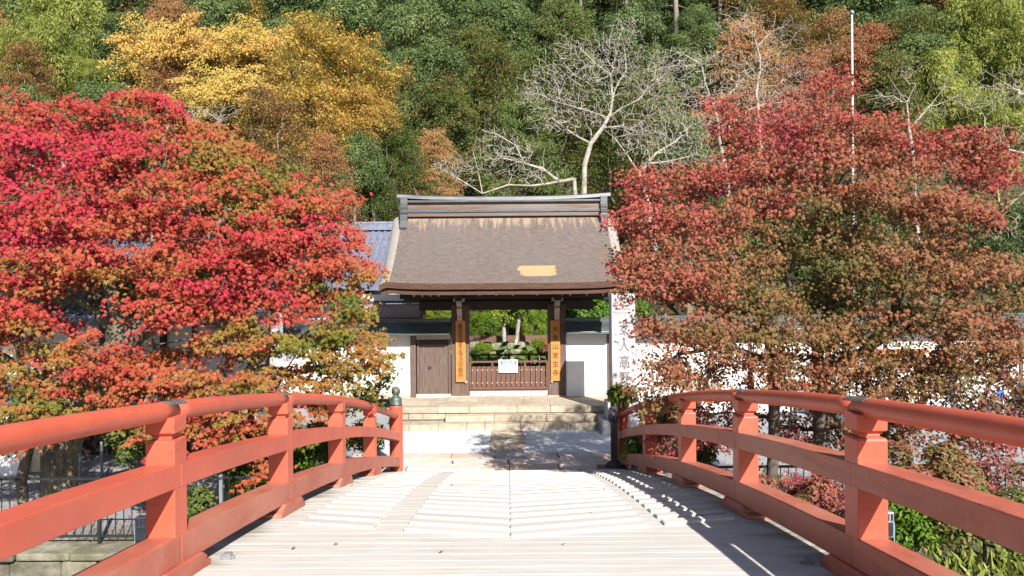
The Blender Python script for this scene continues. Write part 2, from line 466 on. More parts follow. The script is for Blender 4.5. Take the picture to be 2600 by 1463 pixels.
class MB:
    """mesh builder working in world coordinates"""
    def __init__(self):
        self.v = []
        self.f = []

    def add(self, vs, fs):
        o = len(self.v)
        self.v += [tuple(p) for p in vs]
        self.f += [tuple(i + o for i in q) for q in fs]
        return self

    def box(self, x0, x1, y0, y1, z0, z1):
        return self.add([(x0, y0, z0), (x1, y0, z0), (x1, y1, z0), (x0, y1, z0), (x0, y0, z1), (x1, y0, z1), (x1, y1, z1),
                         (x0, y1, z1)], [(0, 3, 2, 1), (4, 5, 6, 7), (0, 1, 5, 4), (1, 2, 6, 5), (2, 3, 7, 6), (3, 0, 4, 7)])

    def rbox(self, c, size, rot=0.0, tilt=0.0):
        R = Matrix.Rotation(rot, 3, 'Z') @ Matrix.Rotation(tilt, 3, 'X')
        x, y, z = [s / 2 for s in size]
        vs = [Vector(c) + R @ Vector(p) for p in [(-x, -y, -z), (x, -y, -z), (x, y, -z), (-x, y, -z), (-x, -y, z), (x, -y, z),
                                                  (x, y, z), (-x, y, z)]]
        return self.add(vs, [(0, 3, 2, 1), (4, 5, 6, 7), (0, 1, 5, 4), (1, 2, 6, 5), (2, 3, 7, 6), (3, 0, 4, 7)])

    def prism(self, prof, axis, a0, a1):
        """prof: 2-D polygon; axis 'x': (y,z) profile, 'y': (x,z) profile, 'z': (x,y) profile"""
        n = len(prof)
        def pt(q, a):
            return {'x': (a, q[0], q[1]), 'y': (q[0], a, q[1]), 'z': (q[0], q[1], a)}[axis]
        vs = [pt(q, a0) for q in prof] + [pt(q, a1) for q in prof]
        fs = [tuple(range(n))[::-1], tuple(range(n, 2 * n))]
        fs += [(i, (i + 1) % n, n + (i + 1) % n, n + i) for i in range(n)]
        return self.add(vs, fs)

    def lathe(self, c, prof, n=20):
        """prof: list of (radius, z)"""
        vs = []
        for r, z in prof:
            for k in range(n):
                a = 2 * math.pi * k / n
                vs.append((c[0] + r * math.cos(a), c[1] + r * math.sin(a), c[2] + z))
        fs = []
        for j in range(len(prof) - 1):
            for k in range(n):
                fs.append((j * n + k, j * n + (k + 1) % n, (j + 1) * n + (k + 1) % n, (j + 1) * n + k))
        fs.append(tuple(range(n))[::-1])
        fs.append(tuple(range((len(prof) - 1) * n, len(prof) * n)))
        return self.add(vs, fs)

    def tube(self, p0, p1, r0, r1=None, n=8):
        r1 = r0 if r1 is None else r1
        p0, p1 = Vector(p0), Vector(p1)
        d = (p1 - p0).normalized()
        u = d.orthogonal().normalized()
        w = d.cross(u)
        vs = []
        for p, r in ((p0, r0), (p1, r1)):
            for k in range(n):
                a = 2 * math.pi * k / n
                vs.append(p + (u * math.cos(a) + w * math.sin(a)) * r)
        fs = [(k, (k + 1) % n, n + (k + 1) % n, n + k) for k in range(n)]
        fs += [tuple(range(n))[::-1], tuple(range(n, 2 * n))]
        return self.add(vs, fs)

    def build(self, name, mat, parent=None, smooth=False, bevel=0.0, kind=None, segs=1):
        org = world_origin(parent) if parent is not None else Vector((0, 0, 0))
        me = bpy.data.meshes.new(name)
        me.from_pydata([(p[0] - org[0], p[1] - org[1], p[2] - org[2]) for p in self.v], [], self.f)
        me.update()
        import bmesh
        bm = bmesh.new()
        bm.from_mesh(me)
        bmesh.ops.recalc_face_normals(bm, faces=bm.faces)
        bm.to_mesh(me)
        bm.free()
        if smooth:
            me.polygons.foreach_set('use_smooth', [True] * len(me.polygons))
        o = link_mesh(name, me, mat, parent)
        if bevel:
            bv = o.modifiers.new('bevel', 'BEVEL')
            bv.width = bevel
            bv.segments = segs
            bv.limit_method = 'ANGLE'
            bv.angle_limit = math.radians(40)
        if kind:
            o['kind'] = kind
        return o


def sweep_y(prof, y0, y1, zfun, step=0.28, cx=0.0):
    """profile (x, z) swept along the arch of the bridge"""
    n = max(1, int(math.ceil((y1 - y0) / step)))
    ys = [y0 + (y1 - y0) * i / n for i in range(n + 1)]
    k = len(prof)
    vs = [(cx + q[0], y, zfun(y) + q[1]) for y in ys for q in prof]
    fs = [(i * k + j, i * k + (j + 1) % k, (i + 1) * k + (j + 1) % k, (i + 1) * k + j) for i in range(n) for j in range(k)]
    fs.append(tuple(range(k))[::-1])
    fs.append(tuple(range(n * k, n * k + k)))
    return vs, fs


def fast_mesh(name, V, F, tint=None):
    """V (n,3) float array, F (m,4) or (m,3) int array"""
    me = bpy.data.meshes.new(name)
    V = np.ascontiguousarray(V, dtype=np.float32)
    F = np.ascontiguousarray(F, dtype=np.int32)
    k = F.shape[1]
    me.vertices.add(len(V))
    me.vertices.foreach_set('co', V.ravel())
    me.loops.add(F.size)
    me.loops.foreach_set('vertex_index', F.ravel())
    me.polygons.add(len(F))
    me.polygons.foreach_set('loop_start', np.arange(0, F.size, k, dtype=np.int32))
    if tint is not None:
        at = me.attributes.new('tint', 'FLOAT', 'FACE')
        at.data.foreach_set('value', np.ascontiguousarray(tint, dtype=np.float32))
    me.update(calc_edges=True)
    return me


def unit(a):
    return a / np.maximum(np.linalg.norm(a, axis=-1, keepdims=True), 1e-9)


def smooth_noise(p, scale, seed=0):
    """cheap smooth value in 0..1 for points (n,3)"""
    r = np.random.default_rng(seed)
    out = np.zeros(len(p))
    for k in range(5):
        d = unit(r.normal(size=3)) * scale * (0.7 + 0.5 * k)
        out += np.sin(p @ d + r.uniform(0, 6.28)) / (1 + 0.5 * k)
    return np.clip(0.5 + out * 0.24, 0, 1)


def leaf_geo(C, N, T, size, kind, rng):
    """leaf faces: returns V, F, faces_per_leaf"""
    N = unit(N)
    T = unit(T - N * np.sum(T * N, axis=1, keepdims=True))
    B = np.cross(N, T)
    s = size[:, None]
    n = len(C)
    if kind == 'star':
        Vs = []
        lobes = [(-1.75, 0.62), (-0.9, 0.92), (0.0, 1.08), (0.9, 0.92), (1.75, 0.62)]
        for a, L in lobes:
            d = T * math.cos(a) + B * math.sin(a)
            e = -T * math.sin(a) + B * math.cos(a)
            Vs += [C + e * s * 0.19 - d * s * 0.08, C + d * s * L * 0.62 - N * s * 0.20 * L, C - e * s * 0.19 - d * s * 0.08]
        V = np.stack(Vs, axis=1).reshape(-1, 3)
        F = (np.arange(n * 5)[:, None] * 3 + np.arange(3)[None, :]).astype(np.int32)
        return V, F, 5
    L, w, droop = (1.0, 0.30, 0.12) if kind == 'oval' else (1.0, 0.12, 0.2)
    q = T * s * 0.125
    Vs = [C - T * s * 0.25, C + T * s * L * 0.45 + B * s * w - q, C + T * s * L - N * s * droop * L, C + T * s * L * 0.45 - B * s * w - q]
    V = np.stack(Vs, axis=1).reshape(-1, 3)
    F = (np.arange(n)[:, None] * 4 + np.arange(4)[None, :]).astype(np.int32)
    return V, F, 1


def build_leaves(name, C, N, T, size, tint, mat, parent, kind='oval', rng=RNG, origin=None):
    V, F, nb = leaf_geo(C, N, T, size, kind, rng)
    org = np.array(origin if origin is not None else world_origin(parent))
    me = fast_mesh(name, V - org, F, np.repeat(tint, nb))
    return link_mesh(name, me, mat, parent)


def grow(root_nodes, root_par, attract, rng, tip=0.006, base_r=0.25, step=0.5, wander=0.10, alpha=0.25, lift=0.0, taper=0.0):
    """connect attractor points to a hand drawn limb skeleton; returns node positions, parents, radii"""
    pos = [np.array(p, float) for p in root_nodes]
    par = list(root_par)
    plen = [0.0] * len(pos)
    for i in range(1, len(pos)):
        plen[i] = plen[par[i]] + np.linalg.norm(pos[i] - pos[par[i]])
    nroot = len(pos)
    A = np.array(attract, float)
    base = pos[min(2, nroot - 1)]
    order = np.argsort(np.min(np.linalg.norm(A[:, None, :] - np.array(pos)[None, :, :], axis=2), axis=1)
                       if nroot > 3 else np.linalg.norm(A - base, axis=1))
    cap = nroot + len(A) * 8
    PP = np.zeros((cap, 3))
    PL = np.zeros(cap)
    PP[:nroot] = pos
    PL[:nroot] = plen
    n = nroot
    lo = min(1, nroot - 1)
    maxpar = par + [0] * (cap - nroot)
    for i in order:
        a = A[i]
        d = np.linalg.norm(PP[lo:n] - a, axis=1)
        j = int(np.argmin(d + alpha * PL[lo:n])) + lo
        dist = d[j - lo]
        k = min(6, max(1, int(dist / step)))
        cur = j
        p0 = PP[j].copy()
        for q in range(1, k + 1):
            t = q / k
            p = p0 * (1 - t) + a * t
            if q < k:
                p = p + rng.normal(size=3) * wander * dist / k
                p[2] += lift * dist * t * (1 - t)
            if n >= cap:
                break
            PP[n] = p
            PL[n] = PL[cur] + np.linalg.norm(p - PP[cur])
            maxpar[n] = cur
            cur = n
            n += 1
    PP = PP[:n]
    par = maxpar[:n]
    cnt = np.zeros(n)
    has = np.zeros(n, bool)
    for i in range(n - 1, 0, -1):
        if not has[i]:
            cnt[i] = max(cnt[i], 1)
        has[par[i]] = True
        cnt[par[i]] += cnt[i]
    k = math.log(base_r / tip) / math.log(max(cnt[0], 3))
    rad = tip * np.maximum(cnt, 1) ** k
    if taper:
        rad = np.maximum(rad * (1 - taper * np.minimum(1, PL[:n] / PL[:n].max())), tip * 0.8)
    return PP, np.array(par), rad


def tubes_mesh(name, PP, par, rad, sides=5, flare=1.25, lo=0.0, hi=1e9, origin=(0, 0, 0)):
    idx = np.arange(1, len(PP))
    idx = idx[(rad[idx] >= lo) & (rad[idx] < hi)]
    A = PP[par[idx]]
    Bp = PP[idx]
    ra = np.minimum(rad[par[idx]], rad[idx] * flare)
    rb = rad[idx]
    D = unit(Bp - A)
    Bp = Bp + D * rb[:, None] * 0.4
    ref = np.where(np.abs(D[:, 2:3]) > 0.9, np.array([[1.0, 0, 0]]), np.array([[0, 0, 1.0]]))
    U = unit(np.cross(D, ref))
    W = np.cross(D, U)
    Vs = []
    for c, r in ((A, ra), (Bp, rb)):
        for s in range(sides):
            a = 2 * math.pi * s / sides
            Vs.append(c + (U * math.cos(a) + W * math.sin(a)) * r[:, None])
    V = np.stack(Vs, axis=1).reshape(-1, 3) - np.array(origin)
    m = len(idx)
    F = []
    base = np.arange(m)[:, None] * (2 * sides)
    for s in range(sides):
        F.append(base + np.array([[s, (s + 1) % sides, sides + (s + 1) % sides, sides + s]]))
    F = np.concatenate(F, axis=0)
    me = fast_mesh(name, V, F)
    me.polygons.foreach_set('use_smooth', np.ones(len(me.polygons), bool))
    return me


def limb_paths(paths):
    """paths: list of lists of points; each path after the first starts on the nearest node already there"""
    nodes, par = [], []
    for pi, path in enumerate(paths):
        pts = [Vector(p) for p in path]
        if pi == 0:
            last = None
            seq = pts
        else:
            a = np.array([list(q) for q in nodes])
            last = int(np.argmin(np.linalg.norm(a - np.array(pts[0]), axis=1)))
            seq = pts[1:] if (a[last] - np.array(pts[0])).dot(a[last] - np.array(pts[0])) < 0.3 else pts
        for p in seq:
            if last is None:
                nodes.append(p)
                par.append(0)
                last = 0
                continue
            q = Vector(nodes[last])
            L = (p - q).length
            k = max(1, int(L / 0.5))
            for t in range(1, k + 1):
                w = q.lerp(p, t / k)
                if t < k:
                    w += Vector((random.gauss(0, 0.04), random.gauss(0, 0.04), random.gauss(0, 0.04))) * min(L, 1.2)
                nodes.append(w)
                par.append(last)
                last = len(nodes) - 1
    return [tuple(n) for n in nodes], par


# ------------------------------------------------------------------ terrain and water
def sstep(v, a, b):
    t = np.clip((v - a) / (b - a), 0, 1)
    return t * t * (3 - 2 * t)


def ground_z(x, y):
    x = np.asarray(x, float)
    y = np.asarray(y, float)
    side = sstep(np.abs(x), 3.3, 6.5) * (1 - sstep(y, 17.5, 22.5))
    z = -0.04 - 0.33 * side
    z = z + 0.5 * sstep(y, 23.7, 24.3)
    h = np.maximum(y - 33.0 - 5.0 * (1 - sstep(np.abs(x), 4.5, 8)), 0)
    z = z + 0.62 * h + 0.5 * np.sin(x * 0.31 + y * 0.2) * sstep(y, 34, 42)
    right = sstep(x, 2.6, 4.2)
    zr = np.maximum(-0.37 - np.maximum(12.9 - y, 0) * 0.5 + 0.08 * np.sin(x * 2.1) * np.sin(y * 1.7), -4.4)
    zl = np.where(y < 12.75, -4.4, z)
    river = np.where(y < 12.75, zl * (1 - right) + zr * right, z)
    near = sstep(-y, 15.5, 18.5)
    return np.where(y < 12.75, river * (1 - near) + (-0.05) * near, z)


xs = np.concatenate([np.arange(-90, -20, 3.0), np.arange(-20, 20, 0.5), np.arange(20, 91, 3.0)])
ys = np.concatenate([np.arange(-60, 0, 3.0), np.arange(0, 34, 0.5), np.arange(34, 140, 2.5)])
X, Y = np.meshgrid(xs, ys)
Z = ground_z(X, Y)
V = np.stack([X, Y, Z], axis=-1).reshape(-1, 3)
nx, ny = len(xs), len(ys)
ii, jj = np.meshgrid(np.arange(nx - 1), np.arange(ny - 1))
q = (jj * nx + ii).ravel()
F = np.stack([q, q + 1, q + nx + 1, q + nx], axis=1)
me = fast_mesh('ground', V, F)
me.polygons.foreach_set('use_smooth', np.ones(len(me.polygons), bool))
props(link_mesh('ground', me, MAT['ground']), kind='structure')

mb = MB()
mb.add([(-90, -18, -4.0), (90, -18, -4.0), (90, 12.9, -4.0), (-90, 12.9, -4.0)], [(0, 1, 2, 3)])
mb.build('river_water', MAT['water'], kind='structure')


def deck_z(y):
    return 2.168 - 0.0069 * (y + 1.6) ** 2


def deck_slope(y):
    return -0.0138 * (y + 1.6)


# ------------------------------------------------------------------ bridge deck
bridge = thing('wooden_bridge', 'arched wooden footbridge of bleached grey cross boards leading to the temple gate', 'bridge',
               (0, -1.6, 2.168))
me0 = None
yy = -19.2
k = 0
while yy < 16.25:
    if me0 is None:
        b0 = MB()
        b0.box(-2.72, 2.72, -0.0985, 0.0985, -0.07, 0.0)
        b0.v = [(p[0], p[1], p[2]) for p in b0.v]
        o = b0.build('plank', MAT['deck'])
        me0 = o.data
        bv = o.modifiers.new('bevel', 'BEVEL')
        bv.width = 0.003
        bv.segments = 1
        proto = o
    else:
        o = proto.copy()
        COL.objects.link(o)
    o.parent = bridge
    yc = yy + 0.1
    o.location = (random.uniform(-0.012, 0.012), yc + 1.6, deck_z(yc) - 2.168 - 0.004 + random.uniform(-0.0006, 0.0006))
    o.rotation_euler = (math.atan(deck_slope(yc)), 0, random.gauss(0, 0.0012))
    yy += 0.2
    k += 1
for xg in (-2.2, -0.8, 0.8, 2.2):
    vs, fs = sweep_y([(-0.14, -0.5), (0.14, -0.5), (0.14, -0.08), (-0.14, -0.08)], -19.0, 16.0, deck_z, 0.8, xg)
    MB().add(vs, fs).build('girder', MAT['deck_side'], bridge)
for sgn in (-1, 1):
    vs, fs = sweep_y([(-0.03, -0.36), (0.03, -0.36), (0.03, -0.078), (-0.03, -0.078)], -19.0, 16.2, deck_z, 0.6, sgn * 2.68)
    MB().add(vs, fs).build('fascia_board', MAT['red'], bridge)
for yp in (-11.0, -1.6, 7.8):
    for xg in (-2.2, 0, 2.2):
        MB().tube((xg, yp, -4.6), (xg, yp, deck_z(yp) - 0.52), 0.17, 0.16, 14).build('pier_post', MAT['red'], bridge, smooth=False)
    MB().box(-2.6, 2.6, yp - 0.13, yp + 0.13, deck_z(yp) - 0.76, deck_z(yp) - 0.502).build('pier_cap', MAT['red'], bridge, bevel=0.01)

# raised treads laid in a shallow chevron on the far slope
BP = [(-2.0, -1.24), (-0.95, -0.003), (0.003, 1.27), (1.42, 2.14)]
TAN = 0.36
for ci, (xa, xb) in enumerate(BP):
    yy = 6.62 + (0.0, 0.0, 0.0, 0.0)[ci]
    mesh_t = None
    while yy < 14.9:
        def dp(x):
            y = yy + abs(x) * TAN
            return Vector((x, y, deck_z(y)))
        a, c = dp(xa), dp(xb)
        if mesh_t is None:
            L = (c - a).length
            bb = MB()
            bb.box(-L / 2, L / 2, -0.085, 0.085, -0.012, 0.019)
            sh_ = (c - a).y / (c - a).x
            bb.v = [(p[0] + p[1] * sh_, p[1], p[2]) for p in bb.v]
            o = bb.build('tread', MAT['batten'])
            bv = o.modifiers.new('bevel', 'BEVEL')
            bv.width = 0.007
            bv.segments = 1
            mesh_t = o
        else:
            o = mesh_t.copy()
            COL.objects.link(o)
        o.parent = bridge
        d = (c - a).normalized()
        nrm = Vector((0, -deck_slope(yy), 1)).normalized()
        w = nrm.cross(d).normalized()
        nrm = d.cross(w)
        M = Matrix((d, w, nrm)).transposed().to_4x4()
        o.matrix_local = Matrix.Translation((a + c) / 2 - Vector((0, -1.6, 2.168)) + Vector((0, 0, 0.002 + random.uniform(-.003, .003)))) @ M
        yy += 0.345


# ------------------------------------------------------------------ red railings
def railing(sgn, posts, label):
    r = thing('bridge_railing', label, 'railing', (sgn * 2.38, 5.0, deck_z(5.0)), 'red railings of the arched bridge')
    cx = sgn * 2.38
    proto_post = None
    ends = [-18.97] + posts + [16.1]
    allp = sorted([posts[0] - 2.65 * i for i in range(1, 9)] + posts)
    for y in allp:
        z = deck_z(y)
        if proto_post is None or True:
            mb = MB()
            h = 0.1
            mb.box(cx - h, cx + h, y - h, y + h, z - 0.02, z + 0.968)
            mb.add([(cx - h, y - h, z + .968), (cx + h, y - h, z + .968), (cx + h, y + h, z + .968), (cx - h, y + h, z + .968),
                    (cx - h + .008, y - h + .008, z + .98), (cx + h - .008, y - h + .008, z + .98), (cx + h - .008, y + h - .008, z + .98),
                    (cx - h + .008, y + h - .008, z + .98)], [(0, 1, 5, 4), (1, 2, 6, 5), (2, 3, 7, 6), (3, 0, 4, 7), (4, 5, 6, 7)])
            post = mb.build('post', MAT['red'], r, bevel=0.006, segs=2)
            cb = MB()
            cb.box(cx - .066, cx + .066, y - .066, y + .066, z + .978, z + 1.005)
            lo, hi = 0.066, 0.1
            zb, zc, zt = z + 1.005, z + 1.03, z + 1.135
            cb.add([(cx - lo, y - lo, zb), (cx + lo, y - lo, zb), (cx + lo, y + lo, zb), (cx - lo, y + lo, zb),
                    (cx - hi, y - hi, zc), (cx + hi, y - hi, zc), (cx + hi, y + hi, zc), (cx - hi, y + hi, zc),
                    (cx - hi, y - hi, zt), (cx + hi, y - hi, zt), (cx + hi, y + hi, zt), (cx - hi, y + hi, zt)],
                   [(0, 3, 2, 1), (0, 1, 5, 4), (1, 2, 6, 5), (2, 3, 7, 6), (3, 0, 4, 7), (4, 5, 9, 8), (5, 6, 10, 9), (6, 7, 11, 10),
                    (7, 4, 8, 11), (8, 9, 10, 11)])
            cb.build('cap_block', MAT['red'], r, bevel=0.005, segs=2)
        # sled shaped foot under the bottom rail
        fb = MB()
        prof = []
        for dy, dz in [(-.44, .0), (-.44, .035), (-.36, .06), (-.375, .075), (-.36, .085), (-.30, .115), (.30, .115), (.36, .085),
                       (.375, .075), (.36, .06), (.44, .035), (.44, .0)]:
            yq = y + dy
            prof.append((yq, deck_z(yq) + dz - (0.004 if dz == 0 else 0)))
        fb.prism(prof, 'x', cx - .135, cx + .135)
        fb.build('foot_block', MAT['worn_sheen_red'], r, bevel=0.005)
    seams = allp + [16.02]
    for a, c in zip(seams[:-1], seams[1:]):
        h = .1035
        a2, c2 = a + 0.0015, c - 0.0015
        if a == seams[0]:
            a2 = a - 0.3
        vs, fs = sweep_y([(-h, .104), (h, .104), (h, .31), (-h, .31)], a2, c2, deck_z, 0.3, cx)
        MB().add(vs, fs).build('bottom_rail', MAT['worn_sheen_red'], r, bevel=0.007, segs=2)
        h2 = .1030
        vs, fs = sweep_y([(-h2, .64), (h2, .64), (h2, .805), (-h2, .805)], a2, c2, deck_z, 0.3, cx)
        MB().add(vs, fs).build('middle_rail', MAT['worn_sheen_red' if sgn > 0 else 'red'], r, bevel=0.007, segs=2)
    n = 20
    prof = [(0.069 * math.cos(2 * math.pi * i / n), 1.166 + 0.069 * math.sin(2 * math.pi * i / n)) for i in range(n)]
    cuts = [allp[0] - 0.3, allp[3] + .05, posts[0] - 2.65 * 2 + .05, posts[0] + .08, posts[1] + .08, 16.05]
    for a, c in zip(cuts[:-1], cuts[1:]):
        vs, fs = sweep_y(prof, a + .001, c - .001, deck_z, 0.22, cx)
        o = MB().add(vs, fs).build('top_rail', MAT['red'], r)
        o.data.polygons.foreach_set('use_smooth', [len(p.vertices) == 4 for p in o.data.polygons])
    for c in cuts[1:-1]:
        n2 = 9
        pr = [(0.0715 * math.cos(t), 1.166 + 0.0715 * math.sin(t)) for t in [math.radians(40 + 100 * i / n2) for i in range(n2 + 1)]]
        pr += [(0.067 * math.cos(t), 1.166 + 0.067 * math.sin(t)) for t in [math.radians(140 - 100 * i / n2) for i in range(n2 + 1)]]
        vs, fs = sweep_y(pr, c - .15, c + .15, deck_z, 0.1, cx)
        MB().add(vs, fs).build('joint_plate', MAT['plate'], r)
    # end post with onion finial
    y = 16.17
    MB().lathe((cx, y, 0), [(0.14, -0.05), (0.14, 1.365), (0.13, 1.387)], 24).build('end_post', MAT['red'], r, smooth=False, bevel=0.004)
    prof = [(0.158, 1.386), (0.158, 1.42), (0.15, 1.43), (0.145, 1.52), (0.135, 1.55), (0.09, 1.575), (0.07, 1.59), (0.07, 1.605),
            (0.095, 1.625), (0.112, 1.66), (0.112, 1.70), (0.095, 1.735), (0.06, 1.765), (0.02, 1.785), (0.004, 1.79)]
    prof = [(r_ * .84, z_) for r_, z_ in prof]
    MB().lathe((cx, y, 0), prof, 24).build('finial', MAT['bronze'] if sgn < 0 else MAT['bronze'], r, smooth=True)
    return r


railing(-1, [5.33, 8.0, 10.61, 13.13], 'left red railing of the arched bridge, sunlit, green bronze finial at its end')
railing(1, [5.13, 7.74, 10.29, 13.02], 'right red railing of the arched bridge, its inner side in shade')

# small white anchor brackets by the feet
for (x, y) in ((-2.17, 5.9), (2.17, 5.62)):
    z = deck_z(y)
    a = MB()
    a.box(x - .03, x + .03, y - .03, y + .03, z - .002, z + .045)
    a.box(x - .055, x + .055, y - .012, y + .012, z - .002, z + .02)
    o = a.build('floor_bracket', MAT['grey_metal'], bevel=0.003)
    props(o, 'small metal bracket on the deck by the nearest %s railing foot' % ('left' if x < 0 else 'right'), 'bracket')

# ------------------------------------------------------------------ forecourt
mb = MB()
N = 40
mb.add([(-3.2, 17.85, 0.0), (3.25, 17.85, 0.0), (3.25, 20.72, 0.0), (-3.2, 20.72, 0.0)], [(0, 1, 2, 3)])
props(mb.build('gravel_forecourt', MAT['gravel']), kind='structure')
pav = bpy.data.objects.new('stone_paving', None)
COL.objects.link(pav)
pav.location = (0, 17, 0)
props(pav, kind='structure')
rows = [(16.27, 16.75), (16.78, 17.25), (17.28, 17.86)]
for ri, (ya, yb) in enumerate(rows):
    x = -3.6
    while x < 3.6:
        w = random.uniform(0.7, 1.5)
        x1 = min(x + w, 3.7)
        j = [random.uniform(-.05, .05) for _ in range(8)]
        mb = MB()
        mb.prism([(x + .01 + j[0], ya + j[1] * .4), (x1 - .012 + j[0] * .2, ya + j[2] * .4), (x1 - .012 + j[3], (ya + yb) / 2),
                  (x1 - .012 + j[4] * .5, yb + j[5] * .3), (x + .01 + j[6] * .3, yb + j[7] * .3)], 'z', -.08, .012 + random.uniform(-.004, .006))
        mb.build('paving_stone', MAT['paving'], pav, bevel=0.006)
        x = x1
# flagstone strip through the gravel
yy = 17.95
while yy < 20.6:
    L = random.uniform(.35, .6)
    x = -0.48
    for w in (random.uniform(.3, .6), 0.5):
        x1 = min(x + w, 0.52)
        if x1 - x < .15:
            break
        MB().box(x + .008, x1 - .008, yy + .008, min(yy + L, 20.68) - .008, -.06, .014 + random.uniform(0, .006)).build(
            'flagstone', MAT['step_stone'], pav, bevel=0.006)
        x = x1
    yy += L

# steps
steps = bpy.data.objects.new('stone_steps', None)
COL.objects.link(steps)
steps.location = (0, 21.2, 0)
props(steps, 'broad tan stone steps and platform in front of the temple gate', 'steps')


def course(x0, x1, y0, y1, z0, z1, wmin, wmax, name, mat, parent, gap=0.008, jz=0.006, bevel=0.012):
    x = x0
    while x < x1 - 0.05:
        w = random.uniform(wmin, wmax)
        if x1 - (x + w) < wmin * 0.6:
            w = x1 - x
        d = random.uniform(-.008, .008)
        MB().box(x + gap / 2, x + w - gap / 2, y0 + d, y1, z0, z1 + random.uniform(-jz, jz)).build(name, mat, parent, bevel=bevel, segs=2)
        x += w


course(-3.25, 3.15, 21.42, 21.95, 0.36, 0.527, 0.7, 1.35, 'stone', MAT['step_stone'], steps)
course(-3.22, 3.12, 21.46, 21.9, 0.175, 0.352, 0.3, 0.8, 'stone', MAT['step_stone'], steps)
course(-1.75, 2.62, 21.05, 21.44, 0.175, 0.345, 0.9, 1.5, 'stone', MAT['step_stone'], steps)
course(-3.2, 2.6, 20.72, 21.4, -.03, 0.17, 0.4, 1.0, 'stone', MAT['step_stone'], steps)
course(2.66, 3.2, 21.2, 21.44, 0.0, 0.17, 0.3, 0.5, 'stone', MAT['step_stone'], steps)
for ry, (ya, yb) in enumerate([(21.96, 22.6), (22.61, 23.2), (23.21, 24.6)]):
    course(-3.3, 3.2, ya, yb, 0.3, 0.523, 0.8, 1.7, 'stone', MAT['step_stone'], steps, bevel=0.005, jz=0.003)
MB().box(-3.15, 3.05, 21.5, 24.6, -0.05, 0.3).build('core', MAT['step_stone'], steps)

# ------------------------------------------------------------------ the gate
gate = thing('temple_gate', 'wooden temple gate with a thick bark shingle roof and a metal clad ridge', 'gate', (0, 23.6, 0.52))
GX, HW = -0.11, 3.44
YR = 24.0


def roof_z(t):
    return 6.12 - 2.14 * (1.33 * t - 0.33 * t * t)


def roof_pt(u, t, side, off=0.0):
    """u -1..1 across, t 0..1 from ridge to eave"""
    x = GX + u * (HW + 0.06 * t)
    y = YR + side * (0.12 + t * 2.45)
    z = roof_z(t) + 0.10 * abs(u) ** 6 * t + off
    a = abs(u)
    if a > 0.92:
        q = (a - 0.92) / 0.08
        z -= 0.15 * q * q
    return (x, y, z)


